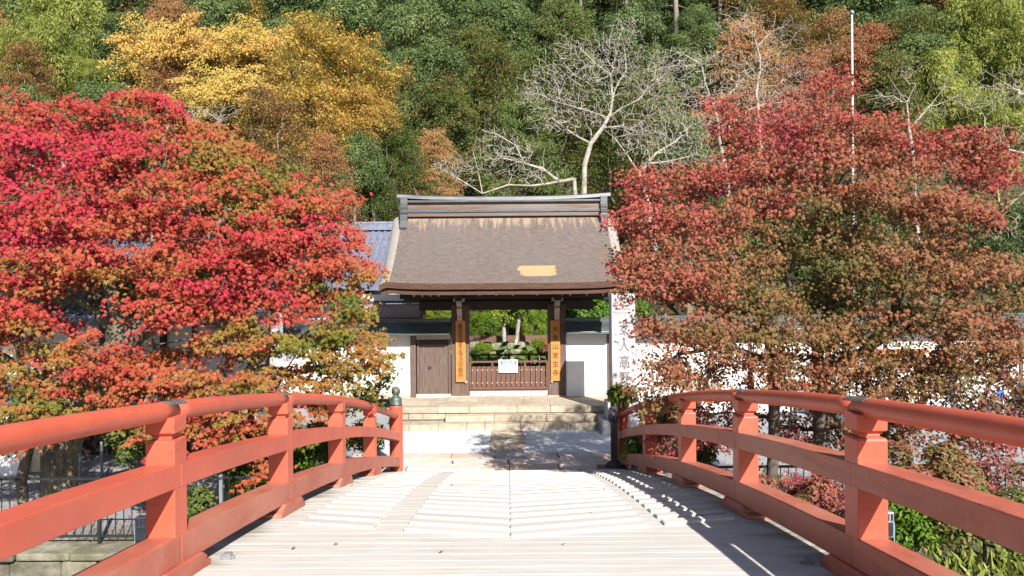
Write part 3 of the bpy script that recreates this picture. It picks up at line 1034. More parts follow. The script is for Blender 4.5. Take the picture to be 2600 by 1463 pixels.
us = [-1, -.985, -.96, -.94, -.92] + [-.92 + 1.84 * i / 40 for i in range(1, 40)] + [.92, .94, .96, .985, 1]
for side in (-1, 1):
    mb = MB()
    nt_ = 26
    grid = [[roof_pt(u, t / nt_, side) for u in us] for t in range(nt_ + 1)]
    low = [[roof_pt(u, t / nt_, side, -0.17) for u in us] for t in range(nt_ + 1)]
    nu = len(us)
    vs = [p for row in grid for p in row] + [p for row in low for p in row]
    o2 = nu * (nt_ + 1)
    fs = []
    for t in range(nt_):
        for u in range(nu - 1):
            a = t * nu + u
            fs.append((a, a + 1, a + nu + 1, a + nu))
            fs.append((o2 + a, o2 + a + nu, o2 + a + nu + 1, o2 + a + 1))
        a = t * nu
        fs.append((a, a + nu, o2 + a + nu, o2 + a))
        a = t * nu + nu - 1
        fs.append((a, o2 + a, o2 + a + nu, a + nu))
    for u in range(nu - 1):
        a = nt_ * nu + u
        fs.append((a, a + 1, o2 + a + 1, o2 + a))
    o = mb.add(vs, fs).build('roof_slope', MAT['bark_roof'], gate)
    o.data.polygons.foreach_set('use_smooth', [True] * len(o.data.polygons))
    o.data.materials.append(MAT['verge'])
    o.data.materials.append(MAT['eave'])
    cols = []
    for p in o.data.polygons:
        c = p.center
        x = c.x + gate.location.x - GX
        isedge = abs(p.normal.y) > 0.75 and abs(c.y + 23.6 - YR) > 2.5
        if isedge or p.normal.z < 0.2 and abs(p.normal.x) < 0.5:
            p.material_index = 2
            p.use_smooth = False
        elif abs(x) > 0.925 * HW:
            p.material_index = 1
            if abs(p.normal.x) > 0.9:
                p.use_smooth = False
    # lower eave board layers, each set back from the one above
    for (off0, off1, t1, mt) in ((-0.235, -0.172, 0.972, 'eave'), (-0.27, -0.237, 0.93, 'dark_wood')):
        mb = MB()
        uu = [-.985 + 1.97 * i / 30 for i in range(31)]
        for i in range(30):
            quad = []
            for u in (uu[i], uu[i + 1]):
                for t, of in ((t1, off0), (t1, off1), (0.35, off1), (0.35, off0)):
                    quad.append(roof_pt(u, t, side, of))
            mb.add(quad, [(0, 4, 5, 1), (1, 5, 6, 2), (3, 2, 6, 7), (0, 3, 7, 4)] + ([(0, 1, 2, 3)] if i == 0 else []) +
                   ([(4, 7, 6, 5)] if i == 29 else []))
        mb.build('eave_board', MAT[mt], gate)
    # second thick eave edge (the projecting lower layer)
    mb = MB()
    for i in range(30):
        quad = []
        for u in (uu[i], uu[i + 1]):
            x, y, z = roof_pt(u, 0.985, side, 0)
            quad += [(x, y, z - .345), (x, y, z - .262), (x, y - side * .5, z - .20 + .1), (x, y - side * .5, z - .30 + .1)]
        mb.add(quad, [(0, 4, 5, 1), (1, 5, 6, 2), (3, 2, 6, 7), (0, 3, 7, 4)] + ([(0, 1, 2, 3)] if i == 0 else []) +
               ([(4, 7, 6, 5)] if i == 29 else []))
    mb.build('eave_fascia', MAT['eave'], gate)
    # rafters
    first = None
    for i in range(27):
        x = GX - 3.2 + 6.4 * i / 26
        if first is None:
            mb = MB()
            pr = []
            for t in (0.93, 0.7, 0.45, 0.2):
                q = roof_pt(0, t, side, -0.29)
                pr.append((q[1], q[2]))
            pr += [(y, z - 0.09) for y, z in pr[::-1]]
            mb.prism(pr, 'x', x - .035, x + .035)
            first = mb.build('rafter', MAT['dark_wood'], gate)
            rx = x
        else:
            o = first.copy()
            COL.objects.link(o)
            o.parent = gate
            o.location = (x - rx, 0, 0)
    if side == -1:
        e0 = None
        for i in range(27):
            x = GX - 3.2 + 6.4 * i / 26
            if e0 is None:
                e0 = MB().box(x - .028, x + .028, 22.98, 23.0, 3.60, 3.655).build('beam_end_stud', MAT['rafter_end'], gate)
                ex = x
            elif random.random() < 0.75:
                o = e0.copy()
                COL.objects.link(o)
                o.parent = gate
                o.location = (x - ex, 0, 0)

# ridge: stacked metal clad courses
rz = 6.06
for (h0, h1, hy, hx, mt, nm) in ((0.0, 0.12, 0.30, 3.02, 'ridge_brown', 'ridge_course'), (0.122, 0.21, 0.33, 3.02, 'ridge_grey', 'ridge_course'),
                                 (0.212, 0.36, 0.27, 3.02, 'ridge_brown', 'ridge_course'), (0.362, 0.43, 0.25, 3.02, 'ridge_brown', 'ridge_course'),
                                 (0.432, 0.50, 0.34, 3.02, 'ridge_grey', 'ridge_course')):
    mb = MB()
    mb.box(GX - hx, GX + hx, YR - hy, YR + hy, rz + h0, rz + h1)
    mb.build(nm, MAT[mt], gate, bevel=0.012, segs=2)
mb = MB()
n = 24
for i in range(n):
    xa = GX - 3.3 + 6.6 * i / n
    xb = GX - 3.3 + 6.6 * (i + 1) / n
    def rise(x):
        return 0.10 * (abs(x - GX) / 3.3) ** 3
    za, zb = rz + .502 + rise(xa), rz + .502 + rise(xb)
    mb.add([(xa, YR - .3, za), (xb, YR - .3, zb), (xb, YR + .3, zb), (xa, YR + .3, za), (xa, YR - .26, za + .1), (xb, YR - .26, zb + .1),
            (xb, YR + .26, zb + .1), (xa, YR + .26, za + .1), (xa, YR, za + .15), (xb, YR, zb + .15)],
           [(0, 1, 5, 4), (4, 5, 9, 8), (8, 9, 6, 7), (2, 3, 7, 6), (0, 3, 2, 1)] + ([(0, 4, 8, 7, 3)] if i == 0 else []) +
           ([(1, 2, 6, 9, 5)] if i == n - 1 else []))
mb.build('ridge_cap', MAT['ridge_grey'], gate)
for sx in (-1, 1):
    xe = GX + sx * 3.08
    for sy in (-1, 1):
        mb = MB()
        pr = [(0.0, 6.70), (0.36, 6.66), (0.37, 6.42), (0.42, 6.36), (0.40, 6.26), (0.46, 6.2), (0.43, 6.1), (0.50, 6.0), (0.50, 5.9), (0.60, 5.72),
              (0.56, 5.64), (0.30, 5.9), (0.0, 6.1)]
        mb.prism([(YR + sy * a, z) for a, z in pr], 'x', xe - .11, xe + .11)
        mb.build('ridge_end_ornament', MAT['ridge_grey'], gate, bevel=0.012, segs=2)

# fresh patch of bark, ragged at both ends
mb = MB()
cx0, cx1 = (1316 - 1290) / 1950 * 22.2, (1411 - 1290) / 1950 * 22.2
rowsN = 12
tt0, tt1 = 0.71, 0.875
for i in range(rowsN):
    ta, tb = tt0 + (tt1 - tt0) * i / rowsN, tt0 + (tt1 - tt0) * (i + 1) / rowsN
    xa = cx0 + random.uniform(-.05, .07) + (0.06 if i in (0,) else 0) + (0.11 * max(0, i - 6) / 5)
    xb = cx1 + random.uniform(-.08, .05) - (0.05 * max(0, i - 7) / 4)
    pts = []
    for x, t in ((xa, ta), (xb, ta), (xb, tb), (xa, tb)):
        u = (x - GX) / (HW + .06 * t)
        p = roof_pt(u, t, -1, 0.022)
        pts.append(p)
    for x, t in ((xa, ta), (xb, ta), (xb, tb), (xa, tb)):
        u = (x - GX) / (HW + .06 * t)
        p = roof_pt(u, t, -1, -0.02)
        pts.append(p)
    mb.add(pts, [(0, 1, 2, 3), (0, 3, 7, 4), (1, 5, 6, 2), (3, 2, 6, 7), (0, 4, 5, 1)])
mb.build('roof_patch', MAT['patch'], gate)

# timber frame
for sx in (-1, 1):
    cxp = 1.475 * sx
    MB().box(cxp - .27, cxp + .27, 23.42, 23.74, 0.50, 3.34).build('main_post', MAT['gate_post'], gate, bevel=0.012, segs=2)
    MB().box(cxp - .3, cxp + .3, 23.38, 23.78, 0.5, 0.56).build('post_base', MAT['step_stone'], gate, bevel=0.02)
    MB().box(cxp - .14, cxp + .14, 25.3, 25.58, 0.45, 3.6).build('rear_post', MAT['gate_post'], gate, bevel=0.012)
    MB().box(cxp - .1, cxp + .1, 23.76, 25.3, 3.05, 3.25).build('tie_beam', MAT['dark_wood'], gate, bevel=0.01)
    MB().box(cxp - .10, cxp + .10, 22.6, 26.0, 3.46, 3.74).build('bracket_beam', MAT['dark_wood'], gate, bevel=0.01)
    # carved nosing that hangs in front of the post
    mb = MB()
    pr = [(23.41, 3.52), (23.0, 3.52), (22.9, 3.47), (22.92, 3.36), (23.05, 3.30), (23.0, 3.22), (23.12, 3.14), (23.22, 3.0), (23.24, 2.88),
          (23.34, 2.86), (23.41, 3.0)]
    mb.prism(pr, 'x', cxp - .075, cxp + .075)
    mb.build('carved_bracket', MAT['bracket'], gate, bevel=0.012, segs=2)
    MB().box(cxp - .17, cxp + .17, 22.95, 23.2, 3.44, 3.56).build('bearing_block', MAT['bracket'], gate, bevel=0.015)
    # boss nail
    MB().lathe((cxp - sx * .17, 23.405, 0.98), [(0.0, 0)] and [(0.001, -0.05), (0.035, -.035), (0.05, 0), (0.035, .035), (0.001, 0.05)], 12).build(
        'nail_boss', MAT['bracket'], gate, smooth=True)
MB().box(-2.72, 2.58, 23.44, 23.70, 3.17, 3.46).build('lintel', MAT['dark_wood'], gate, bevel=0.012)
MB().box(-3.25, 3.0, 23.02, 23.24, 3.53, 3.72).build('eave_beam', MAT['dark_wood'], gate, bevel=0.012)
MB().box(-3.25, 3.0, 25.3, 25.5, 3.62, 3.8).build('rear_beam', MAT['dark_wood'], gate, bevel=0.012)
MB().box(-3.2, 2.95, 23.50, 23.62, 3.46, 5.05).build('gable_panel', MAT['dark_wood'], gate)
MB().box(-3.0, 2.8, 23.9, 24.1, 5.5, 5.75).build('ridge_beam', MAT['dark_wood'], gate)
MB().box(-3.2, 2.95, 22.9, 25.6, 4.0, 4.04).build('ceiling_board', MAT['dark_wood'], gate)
for sx in (-1, 1):
    MB().prism([(22.9, 4.0), (24, 5.75), (25.1, 4.0)], 'x', GX + sx * 3.05 - .04, GX + sx * 3.05 + .04).build('gable_board', MAT['dark_wood'], gate)
MB().box(-1.2, 1.2, 23.48, 23.68, 0.52, 0.74).build('threshold', MAT['sill'], gate, bevel=0.01)

# low slatted barrier in the gateway
bar = thing('barrier_gate', 'low brown slatted wooden barrier closing the gateway, with a white notice on it', 'barrier', (0, 23.5, 0.74))
zt = 1.62
MB().box(-1.19, 1.19, 23.40, 23.47, zt - .055, zt).build('top_rail', MAT['gate_plank'], bar, bevel=0.005)
MB().box(-1.19, 1.19, 23.41, 23.46, 0.75, 0.83).build('bottom_rail', MAT['gate_plank'], bar, bevel=0.005)
for x in (-1.17, -.5, .5, 1.17):
    MB().box(x - .03, x + .03, 23.395, 23.465, 0.831, zt - .056).build('stile', MAT['gate_plank'], bar, bevel=0.004)
for z in (0.93, 1.33):
    MB().box(-1.14, 1.14, 23.452, 23.472, z - .03, z + .03).build('cross_batten', MAT['gate_plank'], bar)
x = -1.11
s0 = None
while x < 1.1:
    if s0 is None:
        s0 = MB().box(x, x + .115, 23.425, 23.450, 0.832, 1.45).build('slat', MAT['gate_plank'], bar, bevel=0.004)
        c0 = MB().box(x - .016, x + .016, 23.408, 23.424, 0.832, 1.45).build('cover_strip', MAT['gate_post'], bar, bevel=0.003)
        xx0 = x
    else:
        for s in (s0, c0):
            o = s.copy()
            COL.objects.link(o)
            o.parent = bar
            o.location = (x - xx0, random.uniform(-.003, .003), 0)
    for z in (0.95, 1.34):
        MB().lathe((x, 23.403, z), [(0.002, -.022), (0.02, -.015), (0.026, 0), (0.02, .015), (0.002, .022)], 8).build('stud', MAT['bracket'], bar)
    x += 0.15


# ------------------------------------------------------------------ lettering
def glyphs(text, size, extrude=0.004):
    """list of (vertices, faces) of single characters, centred, in the x-z plane facing -y"""
    out = []
    for ch in text:
        cu = bpy.data.curves.new('letter', 'FONT')
        cu.body = ch
        cu.size = size
        cu.extrude = extrude
        ob = bpy.data.objects.new('letter', cu)
        COL.objects.link(ob)
        dg = bpy.context.evaluated_depsgraph_get()
        m_ = bpy.data.meshes.new_from_object(ob.evaluated_get(dg))
        vs = [v.co.copy() for v in m_.vertices]
        fs = [tuple(p.vertices) for p in m_.polygons]
        bpy.data.objects.remove(ob)
        bpy.data.curves.remove(cu)
        bpy.data.meshes.remove(m_)
        if not vs:
            out.append(([], []))
            continue
        cx = (min(v.x for v in vs) + max(v.x for v in vs)) / 2
        cy = (min(v.y for v in vs) + max(v.y for v in vs)) / 2
        out.append(([Vector((v.x - cx, -v.z, v.y - cy)) for v in vs], fs))
    return out


def write_column(text, x, y, z_top, z_bot, size, mat, parent, sx=1.0, name='lettering'):
    mb = MB()
    g = glyphs(text, size)
    n = len(text)
    for i, (vs, fs) in enumerate(g):
        z = z_top + (z_bot - z_top) * (i + 0.5) / n
        mb.add([(x + v.x * sx, y + v.y, z + v.z) for v in vs], fs)
    return mb.build(name, mat, parent)


def write_row(text, x0, x1, y, z, size, mat, parent, name='lettering'):
    mb = MB()
    g = glyphs(text, size, 0.001)
    n = len(text)
    for i, (vs, fs) in enumerate(g):
        x = x0 + (x1 - x0) * (i + 0.5) / n
        mb.add([(x + v.x, y + v.y, z + v.z) for v in vs], fs)
    return mb.build(name, mat, parent)


nb = thing('name_board', 'long orange cedar name board on the left gate post with nine brush written characters', 'sign', (-1.47, 23.4, 0.98),
           'name boards on the gate posts')
MB().box(-1.61, -1.31, 23.35, 23.40, 0.99, 2.86).build('board', MAT['board'], nb, bevel=0.006)
write_column('真言宗室生寺派宗務所', -1.46, 23.347, 2.76, 1.10, 0.185, MAT['ink'], nb, 0.85)
nb = thing('name_board', 'orange cedar name board on the right gate post with six spaced large characters', 'sign', (1.44, 23.4, 0.99),
           'name boards on the gate posts')
MB().box(1.28, 1.57, 23.35, 23.40, 1.0, 2.85).build('board', MAT['board'], nb, bevel=0.006)
write_column('大本山室生寺', 1.425, 23.347, 2.72, 1.12, 0.20, MAT['ink'], nb)

ns = thing('notice_sign', 'white notice sheet with a blue heading bar hanging on the slatted barrier', 'sign', (-.1, 23.38, 1.25))
MB().box(-.305, .275, 23.370, 23.382, 1.265, 1.655).build('sheet', MAT['sign_white'], ns, bevel=0.003)
MB().box(-.255, .235, 23.366, 23.3695, 1.505, 1.625).build('heading_bar', MAT['blue_paint'], ns)
write_row('参拝時間', -.20, .19, 23.3645, 1.568, 0.088, MAT['sign_white'], ns)
MB().box(-.11, .11, 23.3655, 23.3658, 1.506, 1.527).build('caption_strip', MAT['sign_white'], ns)


# ------------------------------------------------------------------ walls beside the gate
def capped_wall(name, label, x0, x1, zb, parent_cat='wall', wicket=False, ztop=2.42, cap_h=0.5):
    w = thing(name, label, parent_cat, ((x0 + x1) / 2, 23.55, zb), 'white plaster walls beside the temple gate')
    if wicket:
        MB().box(-2.99, -2.83, 23.40, 23.66, zb, ztop).build('post', MAT['gate_post'], w, bevel=0.008)
        MB().box(-2.83, -1.76, 23.46, 23.62, 2.28, ztop).build('head_beam', MAT['sill'], w, bevel=0.006)
        MB().box(-2.83, -1.76, 23.44, 23.64, zb, zb + .12).build('sill', MAT['sill'], w, bevel=0.006)
        for xa, xb in ((-2.80, -2.73), (-1.84, -1.77)):
            MB().box(xa, xb, 23.45, 23.6, zb + .121, 2.279).build('door_jamb', MAT['gate_post'], w, bevel=0.004)
        MB().box(-2.729, -1.841, 23.45, 23.6, 2.13, 2.279).build('door_head', MAT['dark_wood'], w, bevel=0.004)
        xa = -2.727
        for k_ in range(3):
            xb = xa + .2947
            d_ = MB().box(xa + .001, xb - .001, 23.50, 23.54, zb + .125, 2.128).build('door_plank', MAT['gate_post'], w, bevel=0.002)
            xa = xb
        MB().box(-2.46, -2.38, 23.485, 23.499, 1.38, 1.46).build('latch', MAT['black_metal'], w)
        MB().box(x0, -2.992, 23.47, 23.61, zb, ztop).build('plaster_panel', MAT['plaster'], w)
        MB().box(x0, -2.992, 23.45, 23.63, zb - .02, zb + .12).build('base_stone', MAT['step_stone'], w)
    else:
        MB().box(x0, x1, 23.47, 23.61, zb, ztop).build('plaster_panel', MAT['plaster'], w)
        n = max(1, int((x1 - x0) / 3.6))
        for i in range(n + 1):
            xp = x1 - 0.07 - (x1 - x0 - 0.14) * i / n if n > 1 else (x1 - .07 if i == 0 else None)
            if xp is None:
                continue
            MB().box(xp - .06, xp + .06, 23.44, 23.64, zb, ztop + .002).build('post', MAT['gate_post'], w, bevel=0.006)
    # little metal clad roof
    zr_ = ztop + cap_h
    pr = [(22.98, ztop + .02), (22.98, ztop + .09), (23.28, zr_ - .12), (23.38, zr_ - .12), (23.38, zr_), (23.72, zr_), (23.72, zr_ - .12),
          (23.82, zr_ - .12), (24.12, ztop + .09), (24.12, ztop + .02)]
    MB().prism(pr, 'x', x0 - .02, x1 - 0.0).build('cap_roof', MAT['copper'], w, bevel=0.006)
    zb_ = ztop + .02
    MB().box(x0, x1 - .01, 23.2, 23.9, ztop + .0025, ztop + .06).build('cap_beam', MAT['dark_wood'], w)
    x = x0 + 0.4
    while x < x1 - .1:
        MB().prism([(22.974, ztop + .085), (22.974, ztop + .098), (23.272, zr_ - .108), (23.29, zr_ - .125)], 'x', x - .012, x + .012).build(
            'cap_seam', MAT['copper'], w)
        x += 0.62
    return w


capped_wall('plaster_wall', 'white plaster wall with a wicket door, left of the gate and half hidden by the crimson maple', -12.5, -1.76, 0.5, wicket=True)
capped_wall('plaster_wall', 'short white plaster wall between the right gate post and the stone pillar', 1.76, 3.14, 0.52)
capped_wall('plaster_wall', 'long white plaster wall with a grey green cap running right behind the dull red maple', 3.16, 24.0, -0.02, ztop=2.46)

# ------------------------------------------------------------------ stone pillar
pil = thing('stone_pillar', 'tall pale stone pillar with carved characters standing right of the steps', 'pillar', (2.9, 20.5, 0))
pc = P(1577, 900, 20.5)[0] + 0.03
MB().box(pc - .60, pc + .62, 20.05, 21.1, -.03, .33).build('plinth', MAT['granite'], pil, bevel=0.02, segs=2)
MB().box(pc - .44, pc + .46, 20.2, 20.95, .332, .80).build('pedestal', MAT['granite'], pil, bevel=0.02, segs=2)
ptop = P(1577, 746, 20.25)[2]
MB().box(pc - .31, pc + .31, 20.26, 20.82, .802, ptop).build('shaft', MAT['granite'], pil, bevel=0.015, segs=2)
# crest panel with woven diamonds
MB().box(pc - .20, pc + .20, 20.248, 20.259, ptop - .56, ptop - .16).build('crest_panel', MAT['granite'], pil, bevel=0.004)
mb = MB()
for r_ in range(4):
    for c_ in range(4):
        xq = pc - .15 + c_ * .10
        zq = ptop - .215 - r_ * .095
        for s in (-1, 1):
            mb.rbox((xq + s * .022, 20.243, zq), (.068, .008, .016), 0, 0)
            o_ = len(mb.v) - 8
            for i_ in range(8):
                px_, py_, pz_ = mb.v[o_ + i_]
                dx_, dz_ = px_ - (xq + s * .022), pz_ - zq
                a_ = s * math.radians(38)
                mb.v[o_ + i_] = (xq + s * .022 + dx_ * math.cos(a_) - dz_ * math.sin(a_), py_, zq + dx_ * math.sin(a_) + dz_ * math.cos(a_))
mb.build('crest', MAT['garden_rock'], pil)
write_column('女人高野室生寺', pc + .02, 20.252, P(1577, 813, 20.25)[2], P(1577, 1107, 20.25)[2], 0.36, MAT['carved'], pil, 0.8, 'carved_lettering')


# ------------------------------------------------------------------ dark post at the end of the right railing
st = thing('dark_post', 'dark stone post with a round top beside the end of the right railing', 'post', (2.1, 16.0, 0))
xd, yd = 2.16, 15.85
MB().box(xd - .33, xd + .26, yd - .24, yd + .24, -.0, .13).build('base', MAT['post_stone'], st, bevel=0.015)
MB().lathe((xd, yd, 0), [(0.17, .131), (0.17, .19), (0.10, .26)], 4).build('plinth', MAT['post_stone'], st)
MB().box(xd - .062, xd + .062, yd - .062, yd + .062, .255, 1.56).build('shaft', MAT['post_stone'], st, bevel=0.01)
MB().lathe((xd, yd, 0), [(0.03, 1.561), (0.07, 1.60), (0.092, 1.66), (0.085, 1.73), (0.05, 1.78), (0.005, 1.80)], 16).build('round_top', MAT['navy'], st, smooth=True)
MB().tube((xd - .25, yd - .25, .05), (xd - .25, yd - .28, .05), .05, .05, 12).build('caster', MAT['rubber'], st)
cl = MB()
for i in range(4):
    for j in range(5):
        a0 = 2 * math.pi * i / 4
        cl.rbox((xd - .10 + .028 * i, yd - .075 + .01 * (j % 2), 1.10 + .052 * j), (.03, .02, .052), 0.2)
o = cl.build('checked_cloth', MAT['plaid'])
props(o, 'small black checked cloth wrapped round the dark post near the right railing end', 'cloth')
mb = MB().lathe((xd - .01, yd, 1.08), [(0.10, 0), (0.115, .08), (0.09, .2), (0.085, .27)], 10)
mb.build('cloth_wrap', MAT['navy'], o)

# ------------------------------------------------------------------ bank walls and fences
emb = thing('embankment_wall', 'mossy stone embankment wall under the black fence on the left bank', 'wall', (-8, 12.6, -4.4))
MB().box(-20, -2.95, 12.45, 13.02, -4.5, -.42).build('core', MAT['wall_stone'], emb)
for r_, (z0, z1) in enumerate([(-.9, -.47), (-1.35, -.91), (-1.8, -1.36), (-2.3, -1.81)]):
    x = -14.5 + r_ * .2
    while x < -3:
        w = random.uniform(.45, .95)
        mb = MB().box(x, min(x + w, -2.96) - .02, 12.3 + random.uniform(-.03, .03), 12.47, z0, z1 - .015)
        mb.build('stone', MAT['wall_stone'], emb, bevel=0.035, segs=2)
        x += w
x = -16.0
while x < -3:
    w = random.uniform(.6, 1.2)
    MB().box(x, min(x + w, -2.97) - .015, 12.24 + random.uniform(-.03, .03), 13.05, -.468, -.34 + random.uniform(-.02, .02)).build('coping_stone', MAT['wall_stone'], emb, bevel=0.03, segs=2)
    x += w


def fence(x0, x1, y, zb, label):
    f = thing('metal_fence', label, 'fence', ((x0 + x1) / 2, y, zb), 'black metal fences along the river bank')
    MB().box(x0, x1, y - .02, y + .02, zb + 1.05, zb + 1.09).build('top_rail', MAT['black_metal'], f)
    MB().box(x0, x1, y - .015, y + .015, zb + .10, zb + .135).build('bottom_rail', MAT['black_metal'], f)
    x = x0 + .06
    b0 = None
    i = 0
    while x < x1:
        if i % 15 == 0:
            MB().box(x - .025, x + .025, y - .026, y + .026, zb, zb + 1.12).build('post', MAT['grey_metal'] if i % 30 == 0 else MAT['black_metal'], f)
        else:
            if b0 is None:
                b0 = MB().tube((x, y, zb + .11), (x, y, zb + 1.06), .009, .009, 6).build('bar', MAT['black_metal'], f)
                bx = x
            else:
                o = b0.copy()
                COL.objects.link(o)
                o.parent = f
                o.location = (x - bx, 0, 0)
        x += .135
        i += 1
    return f


fence(-17, -3.1, 12.75, -.34, 'black metal bar fence on the stone embankment left of the bridge')
fence(3.3, 20, 13.35, -.37, 'black metal bar fence on the bank right of the bridge behind the red bushes')


def floodlight(x, y, z, zfoot, label, hm='grey_metal'):
    f = thing('floodlight', label, 'floodlight', (x, y, zfoot), 'floodlights mounted beside the bridge')
    MB().box(x - .11, x + .11, y - .05, y + .05, z - .14, z + .14).build('housing', MAT[hm], f, bevel=0.012, segs=2)
    MB().box(x - .09, x + .09, y - .062, y - .0505, z - .12, z + .03).build('lens', MAT['glass'], f, bevel=0.003)
    for i in range(5):
        MB().box(x - .085 + i * .04, x - .07 + i * .04, y - .06, y - .0505, z + .05, z + .12).build('fin', MAT['black_metal'], f)
    for s in (-1, 1):
        MB().box(x + s * .125 - .006, x + s * .125 + .006, y - .015, y + .015, z - .2, z + .02).build('bracket_arm', MAT['grey_metal'], f)
    MB().box(x - .13, x + .13, y - .015, y + .015, z - .215, z - .2).build('bracket_bar', MAT['grey_metal'], f)
    MB().tube((x, y, zfoot), (x, y, z - .216), .03, .03, 10).build('pole', MAT['grey_metal'], f)
    return f


q = P(372, 1342, 8.6)
floodlight(q[0], 8.6, q[2], -4.4, 'dark floodlight on a pole beyond the left railing near the first red post', 'navy')
q = P(2240, 1330, 8.4)
floodlight(q[0], 8.4, q[2], float(ground_z(q[0], 8.4)) - .1, 'grey floodlight on a pole beyond the right railing above the grassy bank')

for i, px in enumerate((203, 258)):
    q = P(px, 1150, 17.0)
    zf = float(ground_z(q[0], 17))
    o = MB().tube((q[0], 17, zf - .05), (q[0], 17, q[2] + .25), .03, .03, 10).build('steel_pole', MAT['grey_metal'])
    props(o, ('thin grey pole just right of the big left maple trunk', 'second thin grey pole further right of the big left maple trunk')[i], 'pole')


# ------------------------------------------------------------------ buildings
def tiled_roof(parent, x0, x1, yr, zr, ye, ze, pitch=.26, both=True, mat='tile'):
    for side in ((-1, 1) if both else (-1,)):
        dy = (yr - ye) * side
        def pt(x, t, off=0.0):
            z = zr + (ze - zr) * (1.18 * t - .18 * t * t)
            return (x, yr + dy * t, z + off)
        mb = MB()
        n = 8
        vs, fs = [], []
        for t in range(n + 1):
            vs += [pt(x0, t / n), pt(x1, t / n)]
        for t in range(n):
            fs.append((2 * t, 2 * t + 1, 2 * t + 3, 2 * t + 2))
        for t in range(n + 1):
            vs += [pt(x0, t / n, -.16), pt(x1, t / n, -.16)]
        o_ = 2 * (n + 1)
        for t in range(n):
            fs.append((o_ + 2 * t, o_ + 2 * t + 2, o_ + 2 * t + 3, o_ + 2 * t + 1))
            fs.append((2 * t, 2 * t + 2, o_ + 2 * t + 2, o_ + 2 * t))
            fs.append((2 * t + 1, o_ + 2 * t + 1, o_ + 2 * t + 3, 2 * t + 3))
        fs.append((2 * n, 2 * n + 1, o_ + 2 * n + 1, o_ + 2 * n))
        mb.add(vs, fs).build('roof_bed', MAT[mat], parent)
        # rounded tile rolls running down the slope, stepped at every tile
        mb = MB()
        steps_ = 12
        for s in range(steps_):
            ta, tb = s / steps_, (s + 1) / steps_
            ring = []
            for t, r in ((ta, .062), (tb, .072)):
                c = pt(x0 + .1, t, .0)
                for k_ in range(6):
                    a = math.pi * k_ / 5
                    ring.append((c[0] + r * math.cos(a), c[1], c[2] + r * math.sin(a) + .004))
            mb.add(ring, [(i, i + 1, 7 + i, 6 + i) for i in range(5)] + [(6, 7, 8, 9, 10, 11)])
        first = mb.build('tile_roll', MAT[mat], parent)
        x = x0 + .1 + pitch
        while x < x1 - .05:
            o = first.copy()
            COL.objects.link(o)
            o.parent = parent
            o.location = (x - x0 - .1, 0, 0)
            x += pitch
    mb = MB().box(x0 - .05, x1 + .05, yr - .18, yr + .18, zr + .01, zr + .28)
    mb.prism([(yr - .2, zr + .281), (yr - .12, zr + .38), (yr + .12, zr + .38), (yr + .2, zr + .281)], 'x', x0 - .1, x1 + .1)
    mb.build('ridge', MAT[mat], parent, bevel=0.01)


def window(parent, x0, x1, z0, z1, y):
    w = MB().box(x0, x1, y - .03, y - .002, z0, z1).build('window', MAT['dark_wood'], parent)
    nx_ = max(2, int((x1 - x0) / .5))
    for i in range(nx_):
        a = x0 + (x1 - x0) * i / nx_ + .03
        c = x0 + (x1 - x0) * (i + 1) / nx_ - .03
        MB().box(a, c, y - .036, y - .0305, z0 + .05, z1 - .05).build('pane', MAT['glass'], w)


hall = thing('temple_hall', 'large hall with a blue grey tiled roof behind the gate on the left', 'building', (-10, 33, .46))
MB().box(-18, -4.9, 30.4, 35.4, .3, 4.3).build('wall', MAT['plaster'], hall)
tiled_roof(hall, -18.6, -4.45, 33.0, 6.35, 29.0, 3.95)
for x in (-17, -14, -11, -8, -5.5):
    MB().box(x - .1, x + .1, 30.3, 30.398, .3, 4.25).build('post', MAT['dark_wood'], hall)
for a in (-16.5, -13.5, -10.5):
    window(hall, a, a + 2.2, 1.6, 3.2, 30.398)
MB().prism([(30.41, 4.3), (33, 6.1), (35.39, 4.3)], 'x', -17.9, -5.0).build('gable_wall', MAT['plaster'], hall)

sh = thing('side_hall', 'low hall with a pink brown seamed metal roof just left of the gate posts', 'building', (-4.5, 28, .46))
z_e, z_r = P(1000, 802, 26.6)[2], P(1000, 772, 27.8)[2]
x_l, x_r = P(880, 800, 27)[0], P(1068, 800, 27)[0]
MB().prism([(26.6, z_e - .07), (26.6, z_e), (27.8, z_r), (29.0, z_e), (29.0, z_e - .07), (27.8, z_r - .07)], 'x', x_l, x_r).build('roof', MAT['seam'], sh)
x = x_l + .1
while x < x_r:
    MB().prism([(26.595, z_e + .003), (26.595, z_e + .03), (27.79, z_r + .03), (27.79, z_r + .003)], 'x', x - .012, x + .012).build('roof_seam', MAT['seam'], sh)
    x += .16
MB().box(x_l, x_r - .1, 27.0, 28.6, .3, z_e - .0).build('wall', MAT['gate_post'], sh)
MB().box(x_l, x_r + .3, 27.75, 28.2, z_r + .02, z_r + .34).build('upper_wall', MAT['plaster'], sh)
MB().box(x_l, x_r + .02, 27.7, 27.8, z_r + .05, z_r + .12).build('rail_beam', MAT['copper'], sh)

sto = thing('storehouse', 'white walled storehouse with a small tiled roof seen through the left maple', 'building', (-10, 20.5, -.2))
MB().box(-13.4, -6.4, 19.4, 21.8, -.3, 3.2).build('wall', MAT['plaster'], sto)
tiled_roof(sto, -13.8, -6.0, 20.6, 4.3, 18.7, 3.15)
for x in (-13.3, -11.0, -8.7, -6.5):
    MB().box(x - .08, x + .08, 19.33, 19.398, -.3, 3.2).build('post', MAT['dark_wood'], sto)
window(sto, -10.6, -9.2, .9, 2.0, 19.398)
MB().box(-13.4, -6.4, 19.32, 19.397, -.3, .25).build('base_board', MAT['dark_wood'], sto)

